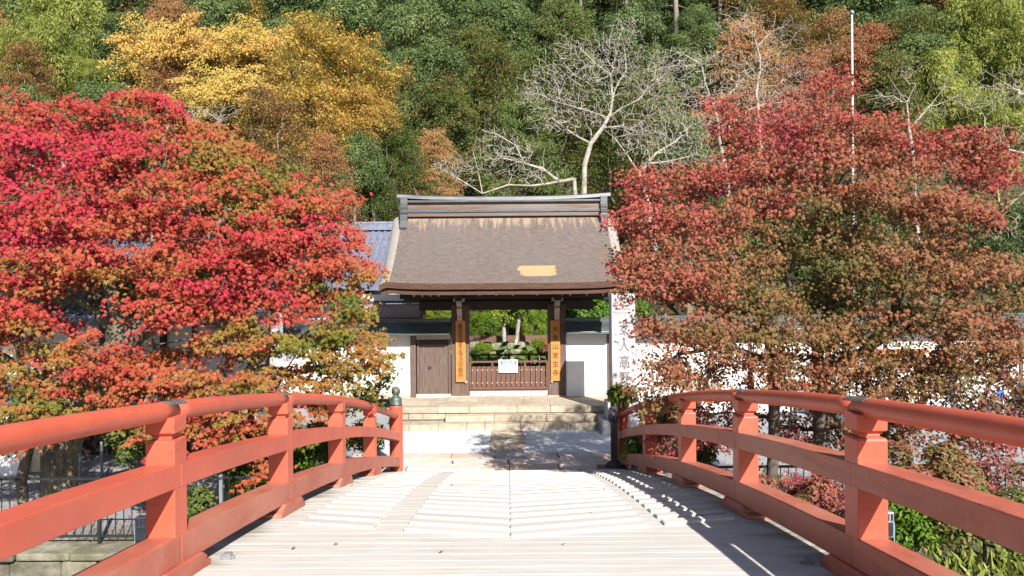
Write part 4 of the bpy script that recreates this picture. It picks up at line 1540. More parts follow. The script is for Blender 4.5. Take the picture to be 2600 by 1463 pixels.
q = P(58, 1130, 17.6)
shed = thing('small_shed', 'small white shed at the left edge behind the railing, with a grey roof', 'shed', (q[0] - 1.1, 17.6, -.3))
MB().box(q[0] - 2.2, q[0], 17.6, 18.9, -.4, 1.3).build('wall', MAT['white_paint'], shed, bevel=0.01)
MB().prism([(17.3, 1.31), (17.3, 1.37), (19.2, 1.7), (19.2, 1.64)], 'x', q[0] - 2.35, q[0] + .15).build('roof', MAT['grey_metal'], shed)
MB().box(q[0] - 1.7, q[0] - .8, 17.575, 17.598, -.35, 1.1).build('door', MAT['grey_metal'], shed)
MB().box(q[0] + .001, q[0] + .4, 17.9, 18.8, -.4, 1.0).build('annex_wall', MAT['cream'], shed, bevel=0.01)
MB().box(q[0] + .401, q[0] + .46, 17.8, 17.9, -.4, 1.3).build('corner_post', MAT['dark_wood'], shed)

# ------------------------------------------------------------------ things along the right wall
nbd = thing('notice_board', 'orange framed notice board with a pale poster, in front of the right wall', 'notice board', (P(2265, 1000, 21)[0], 21, -.1))
a = P(2200, 1028, 21.0)
c = P(2344, 897, 21.0)
x0, x1, z0, z1 = a[0], c[0], a[2], c[2]
MB().box(x0 + .08, x1 - .08, 20.97, 21.0, z0, z1 - .08).build('panel', MAT['cream'], nbd)
MB().box(x0 + .22, x0 + .75, 20.96, 20.969, z0 + .25, z1 - .25).build('poster', MAT['sage_print'], nbd)
MB().box(x0 + .85, x1 - .2, 20.96, 20.969, z0 + .35, z1 - .2).build('poster', MAT['white_paint'], nbd)
MB().box(x0, x1, 20.9, 21.05, z1 - .079, z1).build('frame_top', MAT['orange_frame'], nbd, bevel=0.006)
MB().prism([(20.8, z1 + .0), (20.8, z1 + .04), (20.98, z1 + .13), (21.16, z1 + .04), (21.16, z1 + .0)], 'x', x0 - .12, x1 + .1).build('cap_roof', MAT['orange_frame'], nbd)
for xa in (x0, x1 - .08):
    MB().box(xa, xa + .079, 20.9, 21.05, -.35, z1 - .08).build('post', MAT['orange_frame'], nbd, bevel=0.006)

a = P(2012, 986, 21.5)
c = P(2110, 975, 21.5)
rb = thing('red_bench', 'bright red cloth covered bench seen below the right maple', 'bench', ((a[0] + c[0]) / 2, 21.6, -.05))
zt = c[2]
MB().box(a[0], c[0], 21.4, 21.85, zt - .09, zt).build('seat_cloth', MAT['red_banner'], rb, bevel=0.01)
for xx in (a[0] + .06, c[0] - .06):
    for yy in (21.46, 21.79):
        MB().box(xx - .03, xx + .03, yy - .03, yy + .03, -.12, zt - .091).build('leg', MAT['dark_wood'], rb)

# parked car at the right edge
cxr, cyr = 14.55, 20.2
gz = float(ground_z(cxr, cyr))
car = thing('parked_car', 'silver blue compact car parked at the right edge beyond the pink maple', 'car', (cxr, cyr, gz))
z0 = gz
body = [(-1.85, .35), (-1.88, .62), (-1.72, .82), (-1.15, .9), (-.65, 1.38), (.85, 1.45), (1.5, 1.15), (1.75, .98), (1.82, .6), (1.8, .32)]
MB().prism([(cxr + a_, z0 + b_) for a_, b_ in body], 'y', cyr - .72, cyr + .72).build('body', MAT['car_paint'], car, bevel=0.06, segs=3)
for yy in (cyr - .724, cyr + .724):
    MB().prism([(cxr - 1.0, z0 + .93), (cxr - .6, z0 + 1.3), (cxr + .05, z0 + 1.34), (cxr + .05, z0 + .93)], 'y', yy - .005, yy + .005).build('window', MAT['glass'], car)
    MB().prism([(cxr + .12, z0 + .93), (cxr + .12, z0 + 1.34), (cxr + .8, z0 + 1.36), (cxr + 1.3, z0 + 1.05), (cxr + 1.2, z0 + .95)], 'y', yy - .005, yy + .005).build('window', MAT['glass'], car)
for xx in (-1.2, 1.15):
    for yy in (-.66, .66):
        w_ = MB().tube((cxr + xx, cyr + yy - .1, z0 + .31), (cxr + xx, cyr + yy + .1, z0 + .31), .31, .31, 20).build('wheel', MAT['rubber'], car)
        MB().tube((cxr + xx, cyr + yy - .108, z0 + .31), (cxr + xx, cyr + yy + .108, z0 + .31), .18, .18, 14).build('rim', MAT['grey_metal'], w_)
MB().box(cxr - 1.895, cxr - 1.84, cyr - .6, cyr - .35, z0 + .6, z0 + .72).build('headlight', MAT['white_paint'], car)
MB().box(cxr - 1.895, cxr - 1.84, cyr + .35, cyr + .6, z0 + .6, z0 + .72).build('headlight', MAT['white_paint'], car)

sgp = thing('road_sign', 'small blue and white sign on a thin pole near the right edge', 'sign', (P(2548, 1060, 18.5)[0], 18.5, -.3))
a = P(2530, 1012, 18.5)
c = P(2566, 990, 18.5)
MB().box(a[0], (a[0] + c[0]) / 2, 18.47, 18.49, a[2], c[2]).build('plate', MAT['blue_paint'], sgp)
MB().box((a[0] + c[0]) / 2 + .002, c[0], 18.47, 18.49, a[2], c[2]).build('plate', MAT['sign_white'], sgp)
MB().tube(((a[0] + c[0]) / 2, 18.515, -.4), ((a[0] + c[0]) / 2, 18.515, c[2]), .025, .025, 8).build('pole', MAT['white_paint'], sgp)

fp = thing('flagpole', 'tall thin white flagpole rising above the right maple', 'flagpole', (P(2163, 30, 27)[0], 27, .4))
b0 = P(2161, 700, 27)
t0 = P(2163, 38, 27)
MB().tube((t0[0] - .02, 27, .4), (t0[0], 27, t0[2]), .055, .035, 12).build('pole', MAT['pole_grey'], fp, smooth=True)
MB().lathe((t0[0], 27, t0[2]), [(0.01, 0), (0.07, .03), (0.085, .08), (0.06, .14), (0.005, .17)], 12).build('ball_finial', MAT['grey_metal'], fp, smooth=True)

# ------------------------------------------------------------------ garden behind the gate
rng = np.random.default_rng(31)


def rock(name, c, s, mat, parent, seed):
    import bmesh
    r = np.random.default_rng(seed)
    bm = bmesh.new()
    bmesh.ops.create_icosphere(bm, subdivisions=2, radius=1.0)
    ph = r.uniform(0, 6, 9)
    for v in bm.verts:
        d = 1 + .13 * math.sin(v.co.x * 3 + ph[0]) + .13 * math.sin(v.co.y * 3 + ph[1]) + .13 * math.sin(v.co.z * 3.4 + ph[2]) + .05 * math.sin(
            v.co.x * 8 + ph[3])
        v.co = Vector((max(-.8, min(.8, v.co.x * d)) * s[0], max(-.8, min(.8, v.co.y * d)) * s[1], max(-.8, min(.8, v.co.z * d)) * s[2]))
    me = bpy.data.meshes.new(name)
    bm.to_mesh(me)
    bm.free()
    o = link_mesh(name, me, mat, parent)
    o.location = Vector(c) - world_origin(parent) if parent else Vector(c)
    return o


rw = thing('rockery_wall', 'rough pale rockery seen through the gateway behind the bamboo rail', 'rockery', (0, 33.0, .46))
for row in range(3):
    x = -4.0
    while x < 4.2:
        w = random.uniform(.35, .75)
        rock('rock', (x + w / 2, 32.9 + row * .3 + random.uniform(-.1, .1), (.68 + row * .31) + random.uniform(-.05, .05)), (w * random.uniform(.5, .7), .4, random.uniform(.16, .3)),
             MAT['garden_rock'], rw, int(x * 100) + row * 777 + 5000)
        x += w
bf = thing('bamboo_fence', 'low dark bamboo rail fence just inside the gateway', 'fence', (0, 26.2, .46))
zq = P(1290, 902, 26.2)[2]
MB().tube((-3, 26.2, zq), (3.2, 26.2, zq + .03), .028, .028, 8).build('rail', MAT['bamboo'], bf)
MB().tube((-3, 26.25, zq - .35), (3.2, 26.25, zq - .33), .025, .025, 8).build('rail', MAT['bamboo'], bf)
for i in range(9):
    x = -2.75 + i * .69
    MB().tube((x, 26.2, .4), (x, 26.2, zq + .06), .045, .045, 10).build('post', MAT['bamboo'] if i != 7 else MAT['bracket'], bf)
gb = MB().box(-7, 5, 36.2, 36.32, P(1290, 868, 36.2)[2], P(1290, 852, 36.2)[2]).build('garden_beam', MAT['gate_plank'])
gt = thing('garden_trellis', 'long brown wooden trellis beam behind the garden rockery', 'trellis', (-1, 36.3, .46))
gb.parent = gt
gb.location = -Vector(gt.location)
for x in (-5.5, -2.6, -.3, 3.0):
    MB().box(x - .05, x + .05, 36.33, 36.43, .4, P(1290, 852, 36.2)[2]).build('post', MAT['dark_wood'], gt)


# ------------------------------------------------------------------ foliage
def sprays(centers, R, n_leaf, leaf, rng, flat=0.30, face=(0.25, -0.75, 0.75), jit=0.55, down=0.45, thick=0.16):
    """leaves gathered in drooping flat sprays; returns C, N, T, size, spray index"""
    m = len(centers)
    idx = np.repeat(np.arange(m), n_leaf)
    n = len(idx)
    rr = np.sqrt(rng.random(n)) * (R[idx] if hasattr(R, '__len__') else R)
    an = rng.random(n) * 6.283
    tilt = rng.normal(size=(m, 2)) * 0.28
    dx, dy = rr * np.cos(an), rr * np.sin(an)
    Rm = R[idx] if hasattr(R, '__len__') else R
    # lumpy outline of each spray
    ph = rng.random((m, 3)) * 6.28
    lump = 1 + 0.28 * np.sin(3 * an + ph[idx, 0]) + 0.18 * np.sin(5 * an + ph[idx, 1])
    dx *= lump
    dy *= lump
    dz = tilt[idx, 0] * dx + tilt[idx, 1] * dy - flat * (rr ** 2) / Rm + rng.normal(size=n) * thick * Rm
    C = centers[idx] + np.stack([dx, dy, dz], axis=1)
    N = np.tile(np.array(face), (n, 1)) + rng.normal(size=(n, 3)) * jit
    T = np.stack([dx / Rm, dy / Rm, -down * np.ones(n)], axis=1) + rng.normal(size=(n, 3)) * 0.45
    size = leaf * (0.7 + 0.6 * rng.random(n))
    return C, N, T, size, idx


def blob_points(blobs, per, rng, shell=0.5, depth=1.0):
    """blobs (px, py, Y, rx_px, rz_px): points spread through ellipsoids standing at their own distance"""
    out = []
    for bl in blobs:
        px, py, Y, rx, rz = bl[:5]
        c = np.array(P(px, py, Y))
        s = Y / FPX
        k = max(3, int(per * (rx * rz) / (130 * 70.0)))
        d = unit(rng.normal(size=(k, 3)))
        r = (shell + (1 - shell) * rng.random(k)) ** 0.8
        ry = max(0.8, rx * s * 0.95) * depth
        out.append(c + d * r[:, None] * np.array([rx * s, ry, rz * s]))
    return np.concatenate(out)


def maple(name, label, cat, paths, base_r, blobs, per, leaf, R, n_leaf, mat, tint_fn, seed, group=None, bark='bark',
          flat=0.3, jit=0.55, tip=0.007, shell=0.5, kind='star', alpha=0.25):
    rng = np.random.default_rng(seed)
    base = Vector(paths[0][0])
    t = thing(name, label, cat, tuple(base), group)
    pts = blob_points(blobs, per, rng, shell)
    nodes, par = limb_paths(paths)
    PP, pr, rad = grow(nodes, par, pts, rng, tip=tip, base_r=base_r, step=0.45, wander=0.16, alpha=alpha)
    me = tubes_mesh('branches', PP, pr, rad, 6, origin=tuple(base))
    big = link_mesh('trunk', me, MAT[bark], t)
    Rr = R * (0.75 + 0.5 * rng.random(len(pts)))
    C, N, T, size, idx = sprays(pts, Rr, n_leaf, leaf, rng, flat=flat, jit=jit, thick=0.11 if mat == 'leaf_left' else 0.21)
    tint = tint_fn(C, pts[idx], rng, idx, len(pts))
    build_leaves('crown', C, N, T, size, np.clip(tint, 0, 1), MAT[mat], t, kind, rng)
    return t


def tint_left(C, S, rng, idx, m):
    sp_ = rng.normal(size=m)[idx] * 0.13
    big = smooth_noise(S, 1.1, 5) - 0.5
    h = sstep(S[:, 2], 1.2, 5.5)
    low = sstep(S[:, 0], -9.5, -2.0) * (1 - sstep(S[:, 2], 2.0, 4.2))
    return 0.37 + 0.29 * h + 0.75 * big + sp_ - 0.25 * low + rng.normal(size=len(C)) * 0.04 + 0.14 * (C[:, 2] - S[:, 2]) / 0.3


def tint_left_low(C, S, rng, idx, m):
    sp_ = rng.normal(size=m)[idx] * 0.15
    big = smooth_noise(S, 1.3, 8) - 0.5
    return 0.40 + 0.55 * big + sp_ + rng.normal(size=len(C)) * 0.04 + 0.14 * (C[:, 2] - S[:, 2]) / 0.3


LA = [(30, 300, 15.2, 130, 55), (180, 305, 15.4, 130, 55), (330, 272, 15.4, 120, 50), (450, 330, 15.2, 130, 60), (150, 400, 14.8, 170, 70),
      (350, 420, 14.6, 180, 70), (560, 400, 15.0, 140, 60), (60, 520, 14.2, 150, 70), (260, 540, 14.0, 180, 75), (480, 520, 14.2, 180, 75),
      (680, 480, 14.8, 140, 60), (640, 600, 14.0, 180, 75), (790, 520, 14.6, 95, 65), (100, 655, 13.6, 160, 70), (330, 660, 13.6, 170, 65),
      (560, 690, 13.6, 170, 70), (760, 655, 13.8, 140, 75), (850, 610, 14.2, 70, 60), (60, 800, 13.4, 130, 60), (690, 770, 13.4, 140, 60),
      (-150, 400, 15.0, 170, 90), (-160, 620, 14.4, 160, 90), (-140, 820, 13.8, 140, 90), (440, 780, 13.3, 120, 40)]
LB = [(60, 930, 13.2, 120, 70), (230, 900, 13.2, 130, 60), (400, 930, 13.3, 130, 60), (110, 1020, 12.9, 100, 40), (30, 1125, 12.6, 45, 45),
      (340, 1100, 12.6, 55, 25), (435, 1120, 12.5, 35, 45), (330, 960, 12.8, 110, 40), (-100, 980, 13.0, 90, 80), (180, 1010, 12.8, 110, 35), (60, 1080, 12.6, 60, 35), (400, 1040, 12.7, 70, 35), (480, 970, 12.8, 90, 40)]
LC = [(860, 770, 13.6, 95, 65), (900, 880, 13.2, 90, 70), (740, 880, 13.2, 130, 60), (590, 860, 13.4, 110, 60), (930, 955, 13.2, 50, 35),
      (820, 960, 13.0, 110, 35), (600, 990, 12.8, 110, 40), (540, 1060, 12.6, 90, 45), (640, 1180, 12.6, 45, 35), (770, 1090, 13.0, 60, 35),
      (900, 700, 14.0, 50, 50), (690, 960, 12.9, 90, 35), (620, 1050, 12.7, 100, 35), (760, 1030, 12.9, 90, 35), (880, 1030, 13.4, 70, 30), (600, 1120, 12.6, 70, 35), (850, 1100, 13.6, 50, 35), (950, 870, 13.3, 45, 40), (975, 920, 13.3, 30, 28), (940, 1000, 13.6, 35, 28)]
gzA = float(ground_z(-8, 14.2))
maple('maple_tree', 'largest crimson maple filling the left side, with a thick mottled trunk behind the black fence', 'tree',
      [[P(148, 1275, 14.2), P(150, 1160, 14.2), P(195, 1040, 14.1), P(240, 950, 14.1), P(310, 880, 14.0)],
       [P(310, 880, 14), P(400, 800, 14.0), P(470, 690, 14.0), P(560, 560, 14.2)],
       [P(300, 880, 14), P(290, 770, 14.1), P(250, 640, 14.2), P(180, 480, 14.6), P(150, 340, 15)],
       [P(310, 880, 14), P(240, 790, 13.9), P(130, 720, 13.8), P(20, 640, 14)],
       [P(400, 800, 14), P(400, 640, 14.2), P(380, 480, 14.5), P(420, 340, 15)],
       [P(400, 805, 14), P(540, 760, 13.8), P(680, 680, 13.8), P(790, 600, 14.2)],
       [P(195, 1040, 14.1), P(60, 940, 13.8), P(-100, 840, 13.8)],
       [P(330, 865, 14), P(480, 860, 13.7), P(640, 800, 13.5)]],
      0.30, LA, 23, 0.088, 0.43, 100, 'leaf_left', tint_left, 11)
maple('maple_tree', 'low orange and olive maple boughs hanging behind the left railing at the left edge', 'tree',
      [[P(60, 1290, 13.9), P(70, 1150, 13.8), P(100, 1050, 13.5), P(150, 960, 13.3)], [P(150, 960, 13.3), P(280, 930, 13.2), P(400, 950, 13.1)],
       [P(100, 1050, 13.5), P(30, 960, 13.3)]],
      0.09, LB, 23, 0.086, 0.33, 78, 'leaf_left', tint_left_low, 12)
maple('maple_tree', 'slender orange and olive maple overlapping the white wall left of the steps', 'tree',
      [[P(587, 1262, 13.9), P(589, 1130, 13.9), P(600, 1010, 13.8), P(640, 930, 13.6)], [P(640, 930, 13.6), P(740, 870, 13.5), P(850, 800, 13.6)],
       [P(620, 960, 13.6), P(740, 950, 13.3), P(860, 920, 13.2)], [P(600, 1010, 13.8), P(560, 930, 13.6)]],
      0.12, LC, 25, 0.084, 0.31, 76, 'leaf_left', tint_left_low, 13)


def tint_right(C, S, rng, idx, m):
    sp_ = rng.normal(size=m)[idx] * 0.11
    big = smooth_noise(S, 1.0, 15) - 0.5
    x = S[:, 0]
    ctr = np.exp(-(((S[:, 0] - 4.75) / 1.4) ** 2) - (((S[:, 2] - 4.25) / 1.25) ** 2))
    mag = np.exp(-(((S[:, 0] - 7.2) / 1.0) ** 2) - (((S[:, 2] - 5.4) / 0.9) ** 2))
    h = sstep(S[:, 2], 1.0, 6.5)
    return 0.42 + 0.14 * h + 0.45 * big + sp_ - 0.30 * ctr + 0.32 * mag + rng.normal(size=len(C)) * 0.055


def tint_pink(C, S, rng, idx, m):
    return 0.5 + 0.7 * (smooth_noise(S, 1.5, 25) - 0.5) + rng.normal(size=m)[idx] * 0.14 + rng.normal(size=len(C)) * 0.16


RA = [(2110, 225, 12.4, 45, 55), (2030, 300, 12.3, 85, 50), (2200, 330, 12.3, 100, 55), (1890, 330, 12.4, 85, 35), (1850, 285, 12.4, 45, 25),
      (2080, 400, 12.0, 140, 65), (1900, 420, 12.0, 110, 60), (2300, 400, 12.0, 120, 60), (2450, 370, 12.0, 95, 45), (2500, 450, 11.8, 75, 60),
      (2250, 510, 11.6, 150, 70), (2430, 550, 11.4, 120, 70), (2060, 520, 12.1, 120, 60), (1900, 540, 12.0, 80, 60), (2340, 680, 11.2, 150, 80),
      (2500, 690, 11.2, 60, 60), (2180, 700, 11.6, 110, 80), (2390, 820, 11.0, 120, 50), (2240, 820, 11.2, 120, 50), (2050, 840, 11.4, 110, 50),
      (2540, 800, 11.2, 60, 60), (2160, 620, 11.8, 90, 50), (1990, 640, 12.4, 90, 60), (2080, 740, 12.2, 110, 50), (2190, 920, 11.4, 100, 40), (2340, 930, 11.3, 100, 40), (2450, 880, 11.3, 90, 40),
      (1990, 920, 11.6, 80, 35), (2120, 860, 11.6, 90, 40), (2560, 880, 11.3, 60, 50), (2110, 950, 11.2, 80, 30), (2260, 985, 11.2, 80, 28), (2400, 960, 11.2, 80, 35), (1960, 960, 11.3, 60, 28)]
RB = [(1650, 460, 12.4, 75, 40), (1740, 480, 12.4, 100, 55), (1610, 570, 12.1, 75, 65), (1750, 600, 12.0, 110, 75), (1590, 670, 11.8, 60, 50),
      (1670, 720, 11.6, 110, 70), (1810, 730, 11.6, 100, 65), (1640, 840, 11.6, 45, 40), (1760, 840, 11.3, 100, 60), (1890, 850, 11.3, 100, 45),
      (1680, 950, 11.2, 70, 40), (1635, 985, 11.2, 35, 25), (1900, 700, 11.9, 80, 60), (1960, 780, 11.6, 70, 50), (1850, 930, 11.5, 80, 35),
      (1760, 990, 11.6, 60, 25), (1660, 1030, 11.6, 45, 25), (1720, 930, 11.4, 60, 30), (1830, 985, 11.4, 70, 28)]
RC = [(2500, 920, 12.4, 90, 45), (2410, 990, 12.2, 90, 35), (2560, 990, 12.2, 60, 55), (2160, 985, 12.6, 70, 28), (2280, 1110, 11.8, 80, 40),
      (2420, 1180, 11.4, 100, 45), (2110, 1060, 12.4, 70, 45), (1900, 1080, 12.8, 70, 40), (2010, 1090, 12.6, 70, 40), (2100, 1260, 11.4, 50, 50),
      (2010, 1230, 12.0, 40, 45), (2320, 1000, 12.4, 60, 28), (2640, 1060, 12.0, 60, 90), (2540, 1240, 11.0, 60, 30),
      (1760, 1070, 12.6, 70, 40), (1880, 1120, 12.4, 80, 40), (2190, 1120, 12.0, 80, 45), (2250, 1050, 12.2, 80, 40), (2350, 1060, 12.0, 80, 40),
      (2500, 1100, 11.6, 80, 50), (2570, 1160, 11.4, 60, 40), (2060, 1000, 12.6, 80, 35), (1820, 1030, 12.8, 80, 35), (1700, 1120, 12.8, 50, 35),
      (2240, 950, 12.3, 90, 35), (2390, 930, 12.2, 80, 35), (2560, 870, 12.3, 70, 45), (2480, 1040, 12.0, 70, 35), (1960, 970, 12.8, 60, 30)]
maple('maple_tree', 'tallest dull red maple on the right, its crown reaching up to the flagpole', 'tree',
      [[P(2088, 1470, 12.1), P(2086, 1100, 12.1), P(2082, 960, 12.0), P(2075, 900, 12.0)],
       [P(2075, 900, 12.0), P(2040, 800, 12.1), P(2000, 640, 12.2), P(1940, 500, 12.2), P(1880, 350, 12.4)],
       [P(2078, 905, 12.0), P(2110, 760, 12.0), P(2100, 560, 12.2), P(2090, 400, 12.3), P(2110, 240, 12.4)],
       [P(2082, 960, 12.0), P(2180, 900, 11.7), P(2240, 860, 11.6), P(2270, 790, 11.6), P(2320, 660, 11.6), P(2400, 520, 11.8)],
       [P(2240, 860, 11.6), P(2350, 810, 11.3), P(2480, 700, 11.3)], [P(2100, 700, 12.0), P(2200, 520, 12.0), P(2290, 400, 12.0)],
       [P(2075, 930, 12.0), P(2040, 915, 11.8), P(1985, 905, 11.6)]],
      0.125, RA, 36, 0.066, 0.30, 80, 'leaf_right', tint_right, 21, flat=0.04, jit=0.8, bark='dark_bark', shell=0.35)
maple('maple_tree', 'dull red maple right of the gate, overlapping the bark roof and the stone pillar', 'tree',
      [[P(1968, 1470, 12.2), P(1966, 1060, 12.2), P(1962, 920, 12.0), P(1950, 850, 11.9)],
       [P(1950, 850, 11.9), P(1900, 740, 11.8), P(1840, 620, 11.9), P(1760, 500, 12.3)], [P(1955, 870, 11.9), P(1830, 800, 11.7), P(1700, 740, 11.7), P(1610, 640, 12.0)],
       [P(1958, 900, 11.9), P(1850, 880, 11.6), P(1720, 900, 11.4)]],
      0.09, RB, 34, 0.068, 0.28, 76, 'leaf_right', tint_right, 22, flat=0.04, jit=0.8, bark='dark_bark', shell=0.35)
maple('maple_tree', 'low pinkish maple spreading over the right bank below the dull red maples', 'tree',
      [[P(2330, 1400, 11.9), P(2320, 1250, 11.9), P(2290, 1120, 12.0)], [P(2320, 1250, 11.9), P(2420, 1120, 12.1), P(2520, 960, 12.3)],
       [P(2300, 1130, 12.0), P(2160, 1080, 12.4), P(1960, 1080, 12.7)], [P(2320, 1280, 11.8), P(2150, 1260, 11.8), P(2020, 1230, 12.0)]],
      0.09, RC, 34, 0.07, 0.27, 60, 'leaf_pink', tint_pink, 23, flat=0.2, jit=0.8, bark='dark_bark', shell=0.3)
# slender extra trunk beside it
t = thing('maple_sapling', 'slender dark sapling standing left of the main right maple trunk', 'tree', tuple(P(1908, 1290, 15.2)))
nodes, par = limb_paths([[P(1908, 1290, 15.2), P(1912, 1100, 15.2), P(1908, 960, 15.2), P(1915, 850, 15.2)]])
rg = np.random.default_rng(77)
pts = blob_points([(1905, 880, 15.2, 70, 70), (1880, 980, 15.2, 50, 40)], 26, rg)
PP, pr, rad = grow(nodes, par, pts, rg, tip=0.006, base_r=0.07)
link_mesh('trunk', tubes_mesh('branches', PP, pr, rad, 6, origin=tuple(t.location)), MAT['dark_bark'], t)
C, N, T, size, idx = sprays(pts, 0.25, 22, 0.07, rg, 0.15, jit=.8)
build_leaves('crown', C, N, T, size, np.clip(tint_right(C, pts[idx], rg, idx, len(pts)) - .1, 0, 1), MAT['leaf_right'], t, 'star', rg)


# ------------------------------------------------------------------ hill tree prototypes (about 4 m crown radius)
def puff_geo(puffs, radii, n_leaf, leaf, rng, up=0.35, squash=0.8):
    m = len(puffs)
    w = radii ** 2
    cnt = np.maximum(20, (n_leaf * w / w.mean()).astype(int))
    idx = np.repeat(np.arange(m), cnt)
    n = len(idx)
    d = unit(rng.normal(size=(n, 3)) + np.array([0, 0, up]))
    r = (0.78 + 0.30 * rng.random(n))
    C = puffs[idx] + d * (r * radii[idx])[:, None] * np.array([1, 1, squash])
    N = d + rng.normal(size=(n, 3)) * 0.45 + np.array([0, 0, 0.35])
    T = rng.normal(size=(n, 3)) + d * 0.5 - np.array([0, 0, 0.4])
    return C, N, T, leaf * (0.7 + 0.6 * rng.random(n)), idx


def make_proto(kind, seed):
    """returns (crown mesh, trunk mesh) standing with the crown centre at the origin"""
    rng = np.random.default_rng(seed)
    nodes = [(0, 0, -16.0), (0.1, 0, -11), (0.1, 0, -6.5), (0.0, 0.1, -4.5), (0.05, 0, -3.0)]
    par = [0, 0, 1, 2, 3]
    if kind == 'evergreen':
        m = 62
        d = unit(rng.normal(size=(m, 3)) + np.array([0, 0, 0.35]))
        r = 0.55 + 0.45 * rng.random(m) ** 0.5
        c = d * r[:, None] * np.array([3.3, 3.3, 3.2])
        rad = rng.uniform(0.75, 1.35, m)
        C, N, T, size, idx = puff_geo(c, rad, 420, 0.175, rng)
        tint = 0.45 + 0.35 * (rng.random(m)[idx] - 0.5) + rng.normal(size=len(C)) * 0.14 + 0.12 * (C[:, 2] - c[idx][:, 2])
        kindl = 'oval'
        base_r = 0.24
    elif kind in ('layered', 'golden'):
        m = 190 if kind == 'layered' else 130
        d = unit(rng.normal(size=(m, 3)) + np.array([0, 0, 0.5]))
        r = 0.45 + 0.55 * rng.random(m) ** 0.6
        c = d * r[:, None] * np.array([3.9, 3.9, 2.9]) * (1 + .18 * np.sin(np.arctan2(d[:, 1], d[:, 0])[:, None] * 3 + seed))
        c[:, 2] = np.round(c[:, 2] / 0.9) * 0.9 + rng.normal(size=m) * 0.12
        if kind == 'layered':
            zz = rng.random(m) ** 1.1 * 7.0 - 3.2
            zz = np.round(zz / 0.8) * 0.8
            rmax = 4.1 * (1 - (zz + 3.2) / 8.2) ** 0.65
            an_ = rng.random(m) * 6.283
            rr_ = rmax * rng.random(m) ** 0.45 * (1 + .2 * np.sin(an_ * 3 + zz * 1.3 + seed))
            c = np.stack([rr_ * np.cos(an_), rr_ * np.sin(an_), zz - .12 * rr_ + rng.normal(size=m) * 0.12], axis=1)
        C, N, T, size, idx = sprays(c, 0.6 + 0.5 * rng.random(m), 135 if kind == 'layered' else 170, 0.135 if kind == 'layered' else 0.15, rng, 0.25, jit=0.6)
        tint = 0.5 + 0.5 * (rng.random(m)[idx] - 0.5) + rng.normal(size=len(C)) * 0.13
        kindl = 'oval'
        base_r = 0.2
    elif kind == 'bamboo':
        m = 90
        d = unit(rng.normal(size=(m, 3)))
        r = rng.random(m) ** 0.5
        c = d * r[:, None] * np.array([3.3, 3.3, 4.2])
        rad = rng.uniform(0.5, 0.95, m)
        C, N, T, size, idx = puff_geo(c, rad, 330, 0.21, rng, up=0.0, squash=1.35)
        C += rng.normal(size=C.shape) * 0.12
        T[:, 2] -= 1.2
        tint = 0.55 + 0.5 * (rng.random(m)[idx] - 0.5) + rng.normal(size=len(C)) * 0.18
        kindl = 'long'
        base_r = 0.12
    me = None
    V, F, nb_ = leaf_geo(C, N, T, size * (1.5 if kindl == 'long' else 1.0), kindl, rng)
    crown = fast_mesh(kind + '_crown', V, F, np.repeat(np.clip(tint, 0, 1), nb_))
    PP, pr, rad_ = grow(nodes, par, c, rng, tip=0.018, base_r=base_r, step=0.8, wander=0.15, alpha=0.3)
    trunk = tubes_mesh(kind + '_trunk', PP, pr, rad_, 5)
    return crown, trunk


PROTO = {'evergreen': [make_proto('evergreen', s) for s in (41, 42, 43, 44)],
         'layered': [make_proto('layered', s) for s in (51, 52, 53)],
         'golden': [make_proto('golden', s) for s in (61, 62)],
         'bamboo': [make_proto('bamboo', s) for s in (71, 72)]}
for k_, lst in PROTO.items():
    for cr_, tr_ in lst:
        cr_.materials.append(MAT['leaf_evergreen'])
        tr_.materials.append(MAT['bark'])

SPEC = {  # species: prototype, leaf material, trunk material, object name, category
    'evergreen': ('evergreen', 'leaf_evergreen', 'bark', 'evergreen_tree'),
    'olive': ('layered', 'leaf_olive', 'dark_bark', 'broadleaf_tree'),
    'orange': ('layered', 'leaf_orange', 'bark', 'autumn_tree'),
    'redback': ('layered', 'leaf_right', 'dark_bark', 'maple_tree'),
    'yellow': ('golden', 'leaf_yellow', 'dark_bark', 'golden_tree'),
    'bamboo': ('bamboo', 'leaf_bamboo', 'culm', 'bamboo_clump'),
    'garden': ('evergreen', 'leaf_bright', 'pale_bark', 'garden_tree'),
}


def hill_Y(py, h):
    t = (731.5 - py) / FPX
    return min(110.0, (CZ * 0 + 0.62 * 33.0 + CZ - h) / max(0.12, (0.62 - t)))


hill_n = [0]


def plant(sp, px, py, rpx, label, Y=None, h=5.0, sz=1.0, group=None, trunk_visible=True):
    pk, lm, tm, nm = SPEC[sp]
    if Y is None:
        Y = hill_Y(py, h)
    c = P(px, py, Y)
    s = rpx * Y / FPX / 4.0 * (1.2 if pk in ('layered', 'golden') else 1.0)
    gz_ = float(ground_z(c[0], Y))
    cr_, tr_ = PROTO[pk][hill_n[0] % len(PROTO[pk])]
    hill_n[0] += 1
    base = Vector((c[0], Y, gz_))
    root = thing(nm, label, 'bamboo' if sp == 'bamboo' else 'tree', tuple(base), group)
    rot = random.uniform(0, 6.28)
    sx_, sy_ = random.uniform(.88, 1.15), random.uniform(.88, 1.15)
    for me_, mt_, n_ in ((cr_, lm, 'crown'), (tr_, tm, 'trunk')):
        o = bpy.data.objects.new(n_, me_)
        COL.objects.link(o)
        o.material_slots[0].link = 'OBJECT'
        o.material_slots[0].material = MAT[mt_]
        o.parent = root
        o.location = c - base
        o.rotation_euler = (random.gauss(0, .06), random.gauss(0, .06), rot)
        zs = s * sz * random.uniform(0.92, 1.08)
        o.scale = (s * sx_, s * sy_, zs)
    return root


